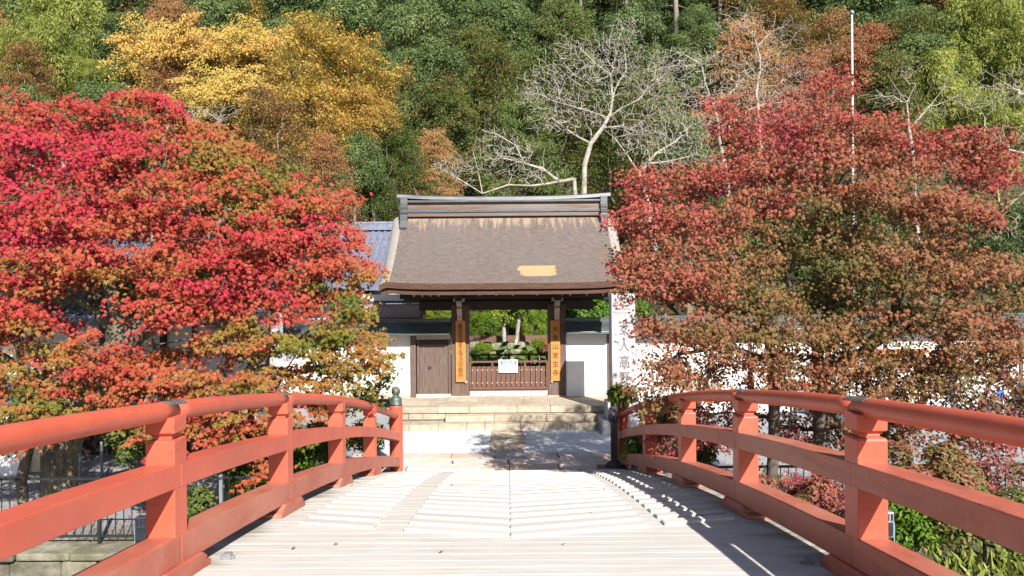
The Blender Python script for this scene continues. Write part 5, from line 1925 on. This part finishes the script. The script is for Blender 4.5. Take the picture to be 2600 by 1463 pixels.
# notable trees, each with its own label
for a in [
    ('yellow', 450, 175, 125, 'dull golden tree above the crimson maple, leftmost of the golden trees', None, 6, 1.05),
    ('yellow', 640, 165, 110, 'bright golden tree top between the orange tree and the wide golden crown', None, 6, 1.0),
    ('yellow', 600, 270, 110, 'golden tree just above the top of the crimson maple', None, 6, 0.9),
    ('yellow', 840, 200, 150, 'widest golden crown, its right end reaching out against the dark evergreens', 36, 6, 0.9),
    ('yellow', 790, 310, 125, 'golden tree with a dark leaning trunk below the widest golden crown', 34, 6, 0.95),
    ('yellow', 925, 300, 75, 'small golden tree at the right end of the golden group', 35, 6, 1.2),
    ('yellow', 760, 400, 95, 'lowest golden foliage behind the right shoulder of the crimson maple', 33, 6, 0.8),
    ('yellow', 615, 15, 60, 'small golden tree cut by the top edge of the picture', None, 5, 1.2),
    ('orange', 450, 30, 110, 'rust orange tree at the top edge right of the bamboo', None, 5, 1.1),
    ('orange', 430, 100, 90, 'rust red tree directly above the leftmost golden tree', None, 5, 0.9),
    ('orange', 440, 245, 90, 'faded orange tree between the golden trees and the crimson maple top', None, 5, 0.9),
    ('orange', 700, 385, 115, 'rust red maple behind the right shoulder of the crimson maple', 29, 5, 1.1),
    ('orange', 830, 460, 75, 'small orange red maple just above the tiled roof of the hall', 28, 5, 1.2),
    ('orange', 70, 215, 80, 'pinkish orange tree at the left edge in front of the bamboo', None, 5, 1.1),
    ('orange', -40, 110, 80, 'pinkish orange tree crossing the left edge of the picture', None, 5, 1.1),
    ('bamboo', 40, 40, 110, 'pale yellow green bamboo clump in the top left corner', None, 5, 1.2),
    ('bamboo', 170, 60, 110, 'tall yellow green bamboo clump right of the one in the top left corner', None, 5, 1.2),
    ('bamboo', 140, 170, 100, 'bamboo clump in the middle of the left bamboo grove', None, 5, 1.1),
    ('bamboo', 225, 200, 70, 'bright rounded bamboo clump just above the crimson maple', None, 4, .8),
    ('bamboo', 20, 170, 90, 'bamboo clump at the left edge behind the pinkish tree', None, 5, 1.1),
    ('bamboo', -120, 80, 120, 'bamboo clump beyond the left edge of the picture', None, 5, 1.1),
    ('orange', 1100, 440, 75, 'pale olive orange tree just left of the gate ridge', 38, 5, 1.1),
    ('olive', 1010, 430, 85, 'yellow green layered tree above the tiled hall roof', 36, 5, 1.2),
    ('olive', 1120, 340, 110, 'dark olive layered tree above the left end of the gate ridge', None, 5, 1.1),
    ('olive', 1250, 280, 120, 'bronze green layered tree above the middle of the gate ridge', None, 5, 1.1),
    ('olive', 1330, 390, 110, 'olive tree behind the low pale bare branches over the ridge', 40, 5, 1.1),
    ('olive', 1200, 190, 100, 'bronze tinted tree high between two dark evergreens', None, 5, 1.1),
    ('olive', 1420, 150, 110, 'red brown tinted tree behind the top of the big bare tree', None, 5, 1.1),
    ('olive', 1440, 300, 120, 'purple brown tree behind the fork of the big bare tree', 44, 5, 1.1),
    ('olive', 1580, 420, 110, 'brown olive tree behind the right leg of the big bare tree', 38, 5, 1.1),
    ('olive', 1650, 330, 120, 'reddish brown tree right of the big bare tree', 42, 5, 1.1),
    ('olive', 1730, 410, 90, 'small brown tree just above the dull red maple nearest the gate', 36, 5, 1.1),
    ('orange', 1890, 60, 100, 'thin orange tree at the top right of the cedar trunks', None, 5, 1.2),
    ('orange', 1990, 130, 110, 'orange brown tree above the top of the tall dull red maple', None, 5, 1.1),
    ('orange', 2110, 150, 90, 'orange brown tree just left of the flagpole', None, 5, 1.1),
    ('orange', 2200, 190, 90, 'faded orange tree just right of the flagpole', None, 5, 1.1),
    ('orange', 1900, 210, 110, 'thin tan tree behind the pale bare branches on the right', None, 5, 1.1),
    ('orange', 2040, 260, 100, 'tan tree behind the top of the tall dull red maple', 46, 5, 1.0),
    ('olive', 2300, 200, 110, 'dark green and brown tree between the flagpole and the yellow green tree', None, 5, 1.2),
    ('olive', 2260, 290, 110, 'olive tree low behind the bare tree right of the flagpole', 44, 5, 1.1),
    ('orange', 2420, 60, 90, 'pale tan tree in the upper right below the evergreens', None, 5, 1.1),
    ('bamboo', 2480, 140, 120, 'golden green feathery clump in the upper right', None, 5, 1.2),
    ('bamboo', 2590, 190, 120, 'golden green feathery clump at the right edge', None, 5, 1.2),
    ('bamboo', 2400, 250, 100, 'yellow green feathery clump above the right part of the red maple', None, 5, 1.1),
    ('bamboo', 2530, 330, 110, 'darker green feathery clump low at the right edge', 42, 5, 1.1),
    ('bamboo', 2700, 260, 130, 'feathery green clump beyond the right edge of the picture', None, 5, 1.1),
    ('evergreen', 2170, 40, 150, 'large round grey green evergreen behind the flagpole top', None, 5, .9),
    ('evergreen', 1110, 220, 110, 'pale grey green evergreen lit between the golden and bronze trees', 50, 5, 1.1),
    ('evergreen', 900, 420, 80, 'dark glossy evergreen just above the tiled hall roof', 34, 4, 1.3),
    ('evergreen', 940, 500, 60, 'small dark evergreen touching the tiled hall roof ridge', 35.5, 3, 1.2),
    ('evergreen', 1860, 130, 70, 'light green round evergreen right of the cedar trunks', None, 5, 1),
    ('evergreen', 1770, 90, 60, 'light green cone shaped evergreen between two cedar trunks', None, 5, 1.3),
    ('olive', 250, 610, 130, 'olive tree glimpsed through the middle of the crimson maple', 18.5, 3, .9),
    ('olive', 500, 640, 120, 'olive tree glimpsed through the right half of the crimson maple', 18.8, 3, .9),
    ('olive', 20, 640, 130, 'olive tree glimpsed through the crimson maple at the left edge', 18.2, 3, .9),
    ('evergreen', 380, 760, 70, 'small dark evergreen behind the trunk fork of the crimson maple', 17.8, 3, .9),
    ('olive', 700, 560, 90, 'small olive tree behind the right shoulder of the crimson maple', 19.5, 3, .9),
    ('evergreen', 1760, 540, 90, 'dark evergreen seen through the gaps of the dull red maple nearest the gate', 31, 4, 1.1),
    ('evergreen', 1930, 610, 100, 'dark evergreen behind the left part of the tall dull red maple', 30, 4, 1.1),
    ('evergreen', 2080, 640, 110, 'dark evergreen behind the olive middle of the tall dull red maple', 31.5, 4, 1.1),
    ('evergreen', 2240, 620, 100, 'dark evergreen behind the flagpole foot and the red crown', 30, 4, 1.1),
    ('evergreen', 2400, 580, 100, 'dark evergreen behind the right part of the tall dull red maple', 31, 4, 1.1),
    ('evergreen', 2560, 600, 90, 'dark evergreen at the right edge beside the red maple crown', 30, 4, 1.1),
    ('evergreen', 2620, 760, 90, 'low dark evergreen behind the right wall at the right edge', 28, 3, 1.0),
]:
    plant(*a[:5], Y=a[5], h=a[6], sz=a[7])

# the mass of dark evergreens, row by row
rowlab = ['topmost', 'second', 'third', 'fourth', 'lowest']
WHERE = ['well beyond the left picture edge', 'just beyond the left picture edge', 'over the corner bamboo', 'over the right side of the bamboo grove',
         'over the rust orange tree', 'over the crimson maple top', 'over the bright golden treetop', 'over the widest golden crown',
         'over the tiled hall roof', 'over the left half of the gate ridge', 'over the right half of the gate ridge', 'over the largest bare tree',
         'over the thickest cedar trunk', 'over the curved bare tree', 'over the tall dull red maple', 'over the flagpole',
         'just right of the flagpole', 'over the golden green clumps', 'just beyond the right picture edge', 'well beyond the right picture edge',
         'far beyond the right picture edge']
ZONES = [(-400, 340, -60, 300), (340, 1020, 70, 450), (1130, 1800, 130, 500), (1850, 2300, 90, 400), (2360, 3000, 60, 420)]
for ri, (py, h, sp_px) in enumerate([(-45, 5, 165), (35, 5, 165), (120, 5, 175), (215, 5, 185), (320, 4.5, 200)]):
    px = -330
    while px < 2960:
        jx, jy = random.uniform(-25, 25) + (ri % 2) * 70, random.uniform(-18, 18)
        lab = 'dark evergreen in the %s hill row %s' % (rowlab[ri], WHERE[int((px + 330) / 165)])
        back = any(z_[0] < px + jx < z_[1] and z_[2] < py < z_[3] for z_ in ZONES)
        Yq = hill_Y(py, h) + (8 if back else 0)
        plant('evergreen', px + jx, py + jy, random.uniform(85, 125), lab, Y=Yq, sz=random.uniform(.85, 1.2), group='dark evergreens massed on the hillside')
        px += sp_px

# cedar trunks
for px, py0, py1, w, lab in ((1585, -40, 105, .36, 'thin pale cedar trunk, leftmost of the tall trunks on the hill'),
                             (1722, -40, 150, .55, 'thick brown cedar trunk in the middle of the tall trunks on the hill'),
                             (1822, 20, 140, .42, 'cedar trunk right of the thickest one, partly hidden by leaves'),
                             (1475, -30, 60, .35, 'slim grey trunk at the top edge above the big bare tree')):
    Y = 70.0
    b0 = P(px, py1 + 90, Y)
    t0 = P(px + random.uniform(-14, 14), py0 - 200, Y)
    r = thing('cedar_tree', lab, 'tree', (b0[0], Y, float(ground_z(b0[0], Y))))
    MB().tube((b0[0], Y, min(b0[2], float(ground_z(b0[0], Y)))), t0, w * .5, w * .3, 12).build('trunk', MAT['cedar_bark'], r, smooth=True)
    rg = np.random.default_rng(px)
    m_ = 16
    cc = np.array([[t0[0], Y, t0[2]]]) + rg.normal(size=(m_, 3)) * np.array([1.6, 1.6, 2.6])
    for q_ in range(16):
        f_ = rg.uniform(.45, .95)
        pz = Vector((b0[0], Y, b0[2])).lerp(t0, f_)
        an_ = rg.uniform(0, 6.28)
        MB().tube(pz, pz + Vector((math.cos(an_) * 1.3, math.sin(an_) * 1.3, rg.uniform(-.3, .5))), .05, .02, 5).build('branch', MAT['cedar_bark'], r)
        cc = np.concatenate([cc, [list(pz + Vector((math.cos(an_) * 1.4, math.sin(an_) * 1.4, .1)))]])
    C, N, T, size, idx = puff_geo(cc, rg.uniform(.5, 1.0, len(cc)), 160, .18, rg)
    build_leaves('crown', C, N, T, size, np.clip(.3 + rg.normal(size=len(C)) * .15, 0, 1), MAT['leaf_evergreen'], r, 'oval', rg)


# ------------------------------------------------------------------ bare pale trees
def bare(label, paths, base_r, blobs, per, seed, tip=0.0085, mat='pale_bark'):
    rng = np.random.default_rng(seed)
    nodes, par = limb_paths(paths)
    base = Vector(paths[0][0])
    t = thing('bare_tree', label, 'tree', tuple(base))
    pts = blob_points(blobs, per * 3.8, rng, 0.1, 0.8)
    PP, pr, rad = grow(nodes, par, pts, rng, tip=tip, base_r=base_r, step=0.3, wander=0.17, alpha=0.14, taper=0.72)
    lim = tip * 2.6
    link_mesh('trunk', tubes_mesh('trunk', PP, pr, rad, 6, lo=lim, origin=tuple(base)), MAT[mat], t)
    props(link_mesh('twigs', tubes_mesh('twigs', PP, pr, rad, 3, hi=lim, origin=tuple(base)), MAT['twig'], t), kind='stuff')
    return t


Yb = 30.0
B = lambda x, y, dy=0: P(x, y, Yb + dy)
bare('largest bare tree above the gate ridge, with pale forked limbs and a leaning left trunk',
     [[P(1485, 640, Yb), B(1482, 500), B(1484, 420), B(1500, 365), B(1530, 325), B(1545, 300)],
      [B(1545, 300), B(1500, 285, .5), B(1450, 270, .6), B(1400, 255, .5), B(1372, 240)], [B(1520, 330), B(1555, 250), B(1550, 190), B(1510, 160, -.4), B(1470, 120, -.6)],
      [B(1555, 250), B(1590, 180, .6), B(1585, 120, .8), B(1610, 70, .8)], [B(1540, 300), B(1620, 255, -.6), B(1670, 205, -.8)],
      [B(1500, 365), B(1440, 330, .8), B(1400, 300, .8)], [B(1540, 315), B(1600, 330, .5), B(1640, 300, .8)],
      [B(1545, 200), B(1500, 215, .5), B(1430, 160, .8)]],
     0.14, [(1500, 180, Yb, 110, 90), (1590, 170, Yb, 100, 90), (1420, 250, Yb, 90, 80), (1660, 240, Yb, 90, 80), (1500, 290, Yb, 110, 60), (1620, 330, Yb, 90, 50), (1400, 190, Yb, 70, 60), (1680, 170, Yb, 60, 60), (1560, 100, Yb, 80, 50), (1440, 120, Yb, 60, 40), (1400, 310, Yb, 70, 40), (1340, 230, Yb, 50, 50), (1740, 230, Yb, 60, 50), (1600, 60, Yb, 50, 30)],
     130, 301)
bare('bare tree with a mottled slanting trunk right of the largest one, above the ridge end',
     [[P(1665, 640, 29), P(1640, 500, 29), P(1622, 440, 29), P(1590, 390, 29), P(1560, 350, 29), P(1535, 330, 29)],
      [P(1560, 350, 29), P(1600, 340, 29.5), P(1650, 320, 29.6), P(1700, 350, 29.6)], [P(1622, 440, 29), P(1665, 390, 29.2), P(1715, 360, 29.3), P(1730, 345, 29.3)],
      [P(1640, 430, 29), P(1700, 410, 29.4), P(1760, 395, 29.4)]],
     0.115, [(1640, 360, 29, 100, 60), (1740, 370, 29.3, 90, 60), (1720, 300, 29.3, 80, 60), (1800, 400, 29.3, 60, 30), (1700, 420, 29.3, 90, 35), (1790, 320, 29.5, 70, 50)], 120, 302)
bare('low bare tree whose pale twisted limb lies just above the gate ridge',
     [[P(1475, 640, 28.4), P(1462, 520, 28.4), P(1458, 455, 28.4), P(1420, 462, 28.2), P(1350, 472, 28.0), P(1290, 470, 28.0), P(1225, 492, 28), P(1190, 470, 28), P(1160, 452, 28), P(1118, 428, 28)],
      [P(1430, 460, 28.2), P(1380, 430, 28.3), P(1330, 415, 28.3), P(1270, 400, 28.3)], [P(1225, 490, 28), P(1215, 440, 28), P(1205, 400, 28), P(1200, 380, 28)],
      [P(1330, 415, 28.3), P(1310, 370, 28.4), P(1260, 340, 28.4)], [P(1290, 470, 28), P(1300, 445, 28), P(1340, 400, 28.2)]],
     0.10, [(1180, 430, 28, 80, 45), (1290, 390, 28.2, 100, 60), (1260, 345, 28.3, 60, 30), (1360, 440, 28.2, 80, 35), (1130, 420, 28, 40, 30)], 130, 303)
bare('bare tree with a curved pale trunk above the left part of the dull red maples',
     [[P(1860, 640, 31), P(1840, 420, 31), P(1812, 270, 31), P(1790, 210, 31), P(1782, 165, 31)], [P(1785, 180, 31), P(1740, 140, 31), P(1690, 125, 31)],
      [P(1790, 160, 31), P(1830, 130, 31)], [P(1812, 260, 31), P(1870, 220, 31), P(1920, 170, 31.5)], [P(1830, 330, 31), P(1900, 280, 31), P(1990, 260, 31), P(2060, 250, 31)]],
     0.11, [(1780, 150, 31, 100, 45), (1860, 220, 31, 100, 60), (1950, 240, 31, 110, 50), (1780, 250, 31, 60, 50), (1900, 300, 31, 100, 40), (2020, 280, 31, 80, 40), (1720, 170, 31, 70, 50)], 120, 304)
bare('tall thin bare tree with a sinuous trunk high on the right behind the curved one',
     [[P(1935, 420, 40), P(1920, 240, 40), P(1930, 180, 40), P(1922, 120, 40), P(1890, 50, 40), P(1870, 20, 40)], [P(1925, 130, 40), P(1960, 80, 40), P(2010, 50, 40)],
      [P(1925, 200, 40), P(1880, 130, 40)]],
     0.10, [(1890, 60, 40, 90, 50), (1980, 90, 40, 80, 60), (1930, 160, 40, 100, 60), (2040, 190, 40, 100, 60)], 100, 305, mat='pale_bark')
bare('bare tree with two pale diverging limbs right of the flagpole',
     [[P(2330, 620, 24), P(2318, 400, 24), P(2308, 330, 24), P(2302, 260, 24), P(2325, 215, 24)], [P(2315, 330, 24), P(2360, 270, 24), P(2400, 220, 24), P(2410, 180, 24)],
      [P(2305, 250, 24), P(2270, 215, 24), P(2255, 190, 24)]],
     0.09, [(2290, 250, 24, 50, 40), (2400, 200, 24, 45, 30), (2230, 250, 24, 60, 40), (2350, 290, 24, 60, 40), (2420, 270, 24, 60, 40), (2310, 180, 24, 50, 30)], 55, 306, tip=0.0055)
bare('bare tree reaching in from the right edge with long pale drooping limbs',
     [[P(2760, 900, 20), P(2720, 560, 20), P(2640, 400, 20), P(2560, 380, 20), P(2500, 320, 20)], [P(2700, 520, 20), P(2620, 470, 19.5), P(2540, 540, 19.5), P(2510, 580, 19.5)],
      [P(2640, 400, 20), P(2600, 240, 20), P(2500, 180, 20.5)]],
     0.12, [(2560, 230, 20, 130, 80), (2540, 360, 20, 90, 60), (2540, 560, 19.6, 60, 60), (2620, 420, 20, 80, 60)], 70, 307, tip=0.0055)
bare('small bare twiggy tree rising out of the top of the crimson maple',
     [[P(470, 700, 16.5), P(480, 420, 16.5), P(505, 350, 16.5), P(560, 310, 16.5), P(600, 280, 16.5)], [P(500, 355, 16.5), P(470, 300, 16.5), P(430, 275, 16.5)],
      [P(540, 320, 16.5), P(520, 280, 16.5), P(540, 262, 16.5)]],
     0.06, [(480, 290, 16.5, 60, 35), (560, 290, 16.5, 60, 35)], 110, 308, tip=0.0045, mat='twig')

# garden trees behind the gateway
for a in [
    ('garden', 1225, 835, 48, 'yellow green garden bush behind the left half of the gateway', 37.0, 1.0),
    ('garden', 1285, 800, 50, 'dark green garden tree behind the middle of the gateway', 38.0, 1.0),
    ('garden', 1355, 825, 52, 'green garden conifer behind the right half of the gateway', 36.9, 1.1),
    ('garden', 1370, 880, 26, 'small low garden bush at the right end of the rockery', 32.4, 1.0),
    ('garden', 1265, 780, 45, 'dark garden tree top in the middle of the gateway behind the trellis', 39.5, 1.0),
    ('garden', 1245, 915, 22, 'small yellow green clump in front of the rockery on the left', 32.0, .8),
    ('garden', 1325, 918, 24, 'small green clump in front of the rockery on the right', 32.0, .8),
    ('garden', 1225, 890, 26, 'yellow green bush overlapping the left end of the rockery', 32.0, .8),
    ('garden', 1345, 895, 22, 'small green bush overlapping the right part of the rockery', 32.1, .8),
    ('garden', 1200, 905, 22, 'small green clump beside the left gate post in front of the rockery', 32.2, .9),
    ('garden', 1110, 795, 40, 'bright green garden pine above the wicket door roof', 34.0, .7),
    ('garden', 1075, 800, 35, 'bright green bush between the side hall roof and the garden pine', 34.5, .8),
]:
    plant(a[0], a[1], a[2], a[3], a[4], Y=a[5], sz=a[6])
for (xa, ya, xb, yb, xc, yc, lab) in ((1282, 925, 1281, 870, 1278, 818, 'left of two pale garden trunks seen through the gateway'),
                                      (1300, 912, 1312, 860, 1318, 805, 'right slanting one of two pale garden trunks seen through the gateway')):
    t = thing('garden_tree', lab, 'tree', tuple(P(xa, ya + 20, 33.3)))
    nodes, par = limb_paths([[P(xa, ya + 20, 33.3), P(xa, ya, 33.3), P(xb, yb, 33.3), P(xc, yc, 33.3)]])
    rg = np.random.default_rng(xa)
    pts = blob_points([(xc, yc - 25, 33.3, 26, 20)], 200, rg)
    PP, pr, rad = grow(nodes, par, pts, rg, tip=0.012, base_r=0.085)
    link_mesh('trunk', tubes_mesh('branches', PP, pr, rad, 8, origin=tuple(t.location)), MAT['pale_bark'], t)
    C, N, T, size, idx = sprays(pts, 0.22, 60, 0.10, rg, 0.2, jit=.7)
    build_leaves('crown', C, N, T, size, np.clip(.5 + rg.normal(size=len(C)) * .25, 0, 1), MAT['leaf_bright'], t, 'oval', rg)
t = thing('red_shrub', 'small dark red shrub beside the right gate post inside the garden', 'shrub', tuple(P(1385, 925, 32.6)))
rg = np.random.default_rng(88)
pts = blob_points([(1386, 878, 32.6, 13, 22)], 900, rg)
nodes, par = limb_paths([[P(1385, 925, 32.6), P(1385, 905, 32.6), P(1386, 895, 32.6)]])
PP, pr, rad = grow(nodes, par, pts, rg, tip=0.005, base_r=0.02)
link_mesh('stems', tubes_mesh('stems', PP, pr, rad, 4, origin=tuple(t.location)), MAT['dark_bark'], t)
C, N, T, size, idx = sprays(pts, 0.12, 50, 0.07, rg, 0.2, jit=.7)
build_leaves('leaves', C, N, T, size, np.clip(.8 + rg.normal(size=len(C)) * .12, 0, 1), MAT['leaf_right'], t, 'oval', rg)


def shrub(name, label, center, radii, n, leaf, mat, seed, tmean=.5, tvar=.3, kind='oval', puffs=14, up=.5, stem=True, group=None):
    rg = np.random.default_rng(seed)
    c = np.array(center, float)
    gz_ = c[2] - radii[2]
    t = thing(name, label, 'shrub' if 'hedge' not in name else 'hedge', (c[0], c[1], gz_), group)
    d = unit(rg.normal(size=(puffs, 3)) + np.array([0, 0, .3]))
    pc_ = c + d * (0.35 + .45 * rg.random(puffs))[:, None] * np.array(radii)
    rad = min(radii) * rg.uniform(.42, .68, puffs)
    C, N, T, size, idx = puff_geo(pc_, rad, n // puffs, leaf, rg, up=up, squash=.85)
    tint = tmean + tvar * (rg.random(puffs)[idx] - .5) + rg.normal(size=len(C)) * .15
    build_leaves('foliage', C, N, T, size, np.clip(tint, 0, 1), MAT[mat], t, kind, rg)
    if stem:
        nodes, par = limb_paths([[(c[0], c[1], gz_ - .05), (c[0], c[1], gz_ + radii[2] * .6)]])
        PP, pr, rd = grow(nodes, par, pc_, rg, tip=0.006, base_r=0.03, step=.25)
        link_mesh('stems', tubes_mesh('stems', PP, pr, rd, 4, origin=tuple(t.location)), MAT['dark_bark'], t)
    return t


# clipped hedge mound above the right wall
for i, (px, lab) in enumerate(((1455, 'rounded clipped hedge mound directly right of the right gate post'),
                               (1525, 'clipped hedge mound behind the stone pillar top'),
                               (1610, 'clipped hedge mound right of the stone pillar, behind the wall'))):
    c = P(px, 806, 27.6)
    shrub('hedge_mound', lab, tuple(c), (.85, .9, .62), 9000, .085, 'leaf_hedge', 400 + i, .5, .2, puffs=26, up=.7)
    hz_ = float(ground_z(c[0], 27.6))
    MB().tube((c[0], 27.6, hz_), (c[0], 27.6, c[2]), .06, .05, 8).build('trunk', MAT['bark'], COL.objects[[o.name for o in COL.objects if o.name.startswith('hedge_mound')][-1]])

# plants by the bridge end and under the railings
q = P(1590, 1000, 15.4)
shrub('leafy_shrub', 'yellow green leafy branch tied at the right railing end post', (2.30, 15.75, 1.62), (.30, .22, .20), 420, .15, 'leaf_bright', 501, .75, .3, 'long', puffs=7)
for i, (px, py, Y, rx, rz, n, mt, tm, lab) in enumerate((
        (1760, 1170, 14.0, .55, .42, 2600, 'leaf_olive', .45, 'olive and yellow shrub seen between the second and third right railing posts'),
        (1640, 1150, 15.2, .45, .45, 1800, 'leaf_bright', .35, 'dark green shrub behind the end of the right railing'),
        (1690, 1060, 14.6, .6, .35, 1800, 'leaf_olive', .6, 'thin brownish shrub behind the top of the right railing near its end'),
        (2010, 1290, 11.6, .9, .5, 4200, 'leaf_pink', .35, 'pinkish red shrub below the middle of the right railing'),
        (2330, 1220, 10.8, 1.1, .5, 5000, 'leaf_pink', .35, 'wide greenish pink shrub beyond the nearest right railing post'),
        (2500, 1330, 10.0, .9, .45, 4200, 'leaf_olive', .5, 'green and tan shrub on the slope at the right edge'),
        (2300, 1330, 10.2, .7, .4, 3600, 'leaf_bright', .2, 'dark green shrub on the slope above the grey floodlight'),
        (760, 1190, 14.2, .45, .5, 2200, 'leaf_bright', .2, 'dark green shrub between the second and third left railing posts'),
        (830, 1120, 14.8, .4, .4, 1500, 'leaf_olive', .5, 'olive shrub behind the third left railing post'),
        (930, 1120, 15.6, .35, .4, 1300, 'leaf_bright', .3, 'green shrub near the end of the left railing'),
        (330, 1120, 13.6, .4, .45, 1600, 'leaf_olive', .35, 'dark olive bush right of the big left maple trunk'),
        (640, 1210, 13.6, .7, .5, 3200, 'leaf_bright', .15, 'dark leafy bush behind the fence between the first two left railing posts'),
        (500, 1290, 12.1, .25, .35, 700, 'leaf_olive', .6, 'small olive and orange bush on the left embankment by the fence'),
        (650, 1130, 14.5, .6, .35, 2000, 'leaf_olive', .7, 'brownish bush behind the second left railing post'),
)):
    c = P(px, py, Y)
    zg = float(ground_z(c[0], Y))
    cz_ = max(c[2], zg + rz * .7)
    shrub('low_shrub', lab, (c[0], Y, cz_), (rx, rx, rz), int(n * 1.9), .062, mt, 520 + i, tm, .4, 'oval', puffs=18)

# ------------------------------------------------------------------ countless plants
rg = np.random.default_rng(900)
n = 26000
x = rg.uniform(3.4, 20, n)
y = rg.uniform(5.5, 13.0, n)
tuft = np.floor(x * 3.1) * 13.7 + np.floor(y * 2.9) * 7.1
keep = np.sin(tuft * 12.9) > -0.35
x, y = x[keep], y[keep]
z = ground_z(x, y)
C = np.stack([x, y, z], axis=1)
N = rg.normal(size=C.shape) + np.array([0, -1.0, .2])
T = np.stack([rg.normal(size=len(x)) * .45, rg.normal(size=len(x)) * .45, np.ones(len(x))], axis=1)
V, F, nb_ = leaf_geo(C, N, T, rg.uniform(.18, .45, len(x)), 'long', rg)
props(link_mesh('bank_grass', fast_mesh('bank_grass', V, F, np.clip(.5 + .3 * (smooth_noise(C, 1.5, 3) - .5) + rg.normal(size=len(F)) * .2, 0, 1)), MAT['grass']),
      'long green and straw coloured grass on the right river bank', kind='stuff')

n = 60000
x = rg.uniform(-75, 75, n)
y = 30 + rg.random(n) ** 1.0 * 80
cl_ = rg.normal(size=(n, 3)) * np.array([.5, .5, .35])
x = np.round(x / 1.7) * 1.7 + cl_[:, 0]
y = np.round(y / 1.7) * 1.7 + cl_[:, 1]
z = ground_z(x, y) + np.abs(cl_[:, 2]) + rg.random(n) * .7
ok = ~((y < 36) & (x < -3))
C = np.stack([x, y, z], axis=1)[ok]
N = np.array([0, -.6, .8]) + rg.normal(size=C.shape) * .6
T = rg.normal(size=C.shape)
V, F, nb_ = leaf_geo(C, N, T, rg.uniform(.25, .5, len(C)), 'oval', rg)
props(link_mesh('forest_undergrowth', fast_mesh('forest_undergrowth', V, F, np.clip(rg.random(len(F)) * .7, 0, 1)), MAT['leaf_evergreen']),
      'dark leafy undergrowth covering the hillside between the trees', kind='stuff')

# fallen leaves on the bank, gravel and steps
n = 2600
x = np.concatenate([rg.uniform(-12, -2.9, n), rg.uniform(2.9, 14, n), rg.uniform(-2.6, 2.9, 70)])
y = np.concatenate([rg.uniform(13.1, 21, n), rg.uniform(13.1, 21, n), rg.uniform(6, 21, 70)])
z = np.where((np.abs(x) < 2.7) & (y < 16.2), deck_z(y) + .012, ground_z(x, y) + .02)
z = np.where((np.abs(x) < 3.3) & (y >= 16.2), .022, z)
okk = ~((np.abs(x) < 3.3) & (y > 20.6))
C = np.stack([x, y, z], axis=1)[okk]
N = np.array([0, 0, 1.0]) + rg.normal(size=C.shape) * .2
T = rg.normal(size=C.shape)
V, F, nb_ = leaf_geo(C, N, T, rg.uniform(.03, .06, len(C)), 'oval', rg)
props(link_mesh('fallen_leaves', fast_mesh('fallen_leaves', V, F, np.clip(.5 + rg.normal(size=len(F)) * .3, 0, 1)), MAT['leaf_left']),
      'scattered fallen maple leaves on the bank and forecourt', kind='stuff')
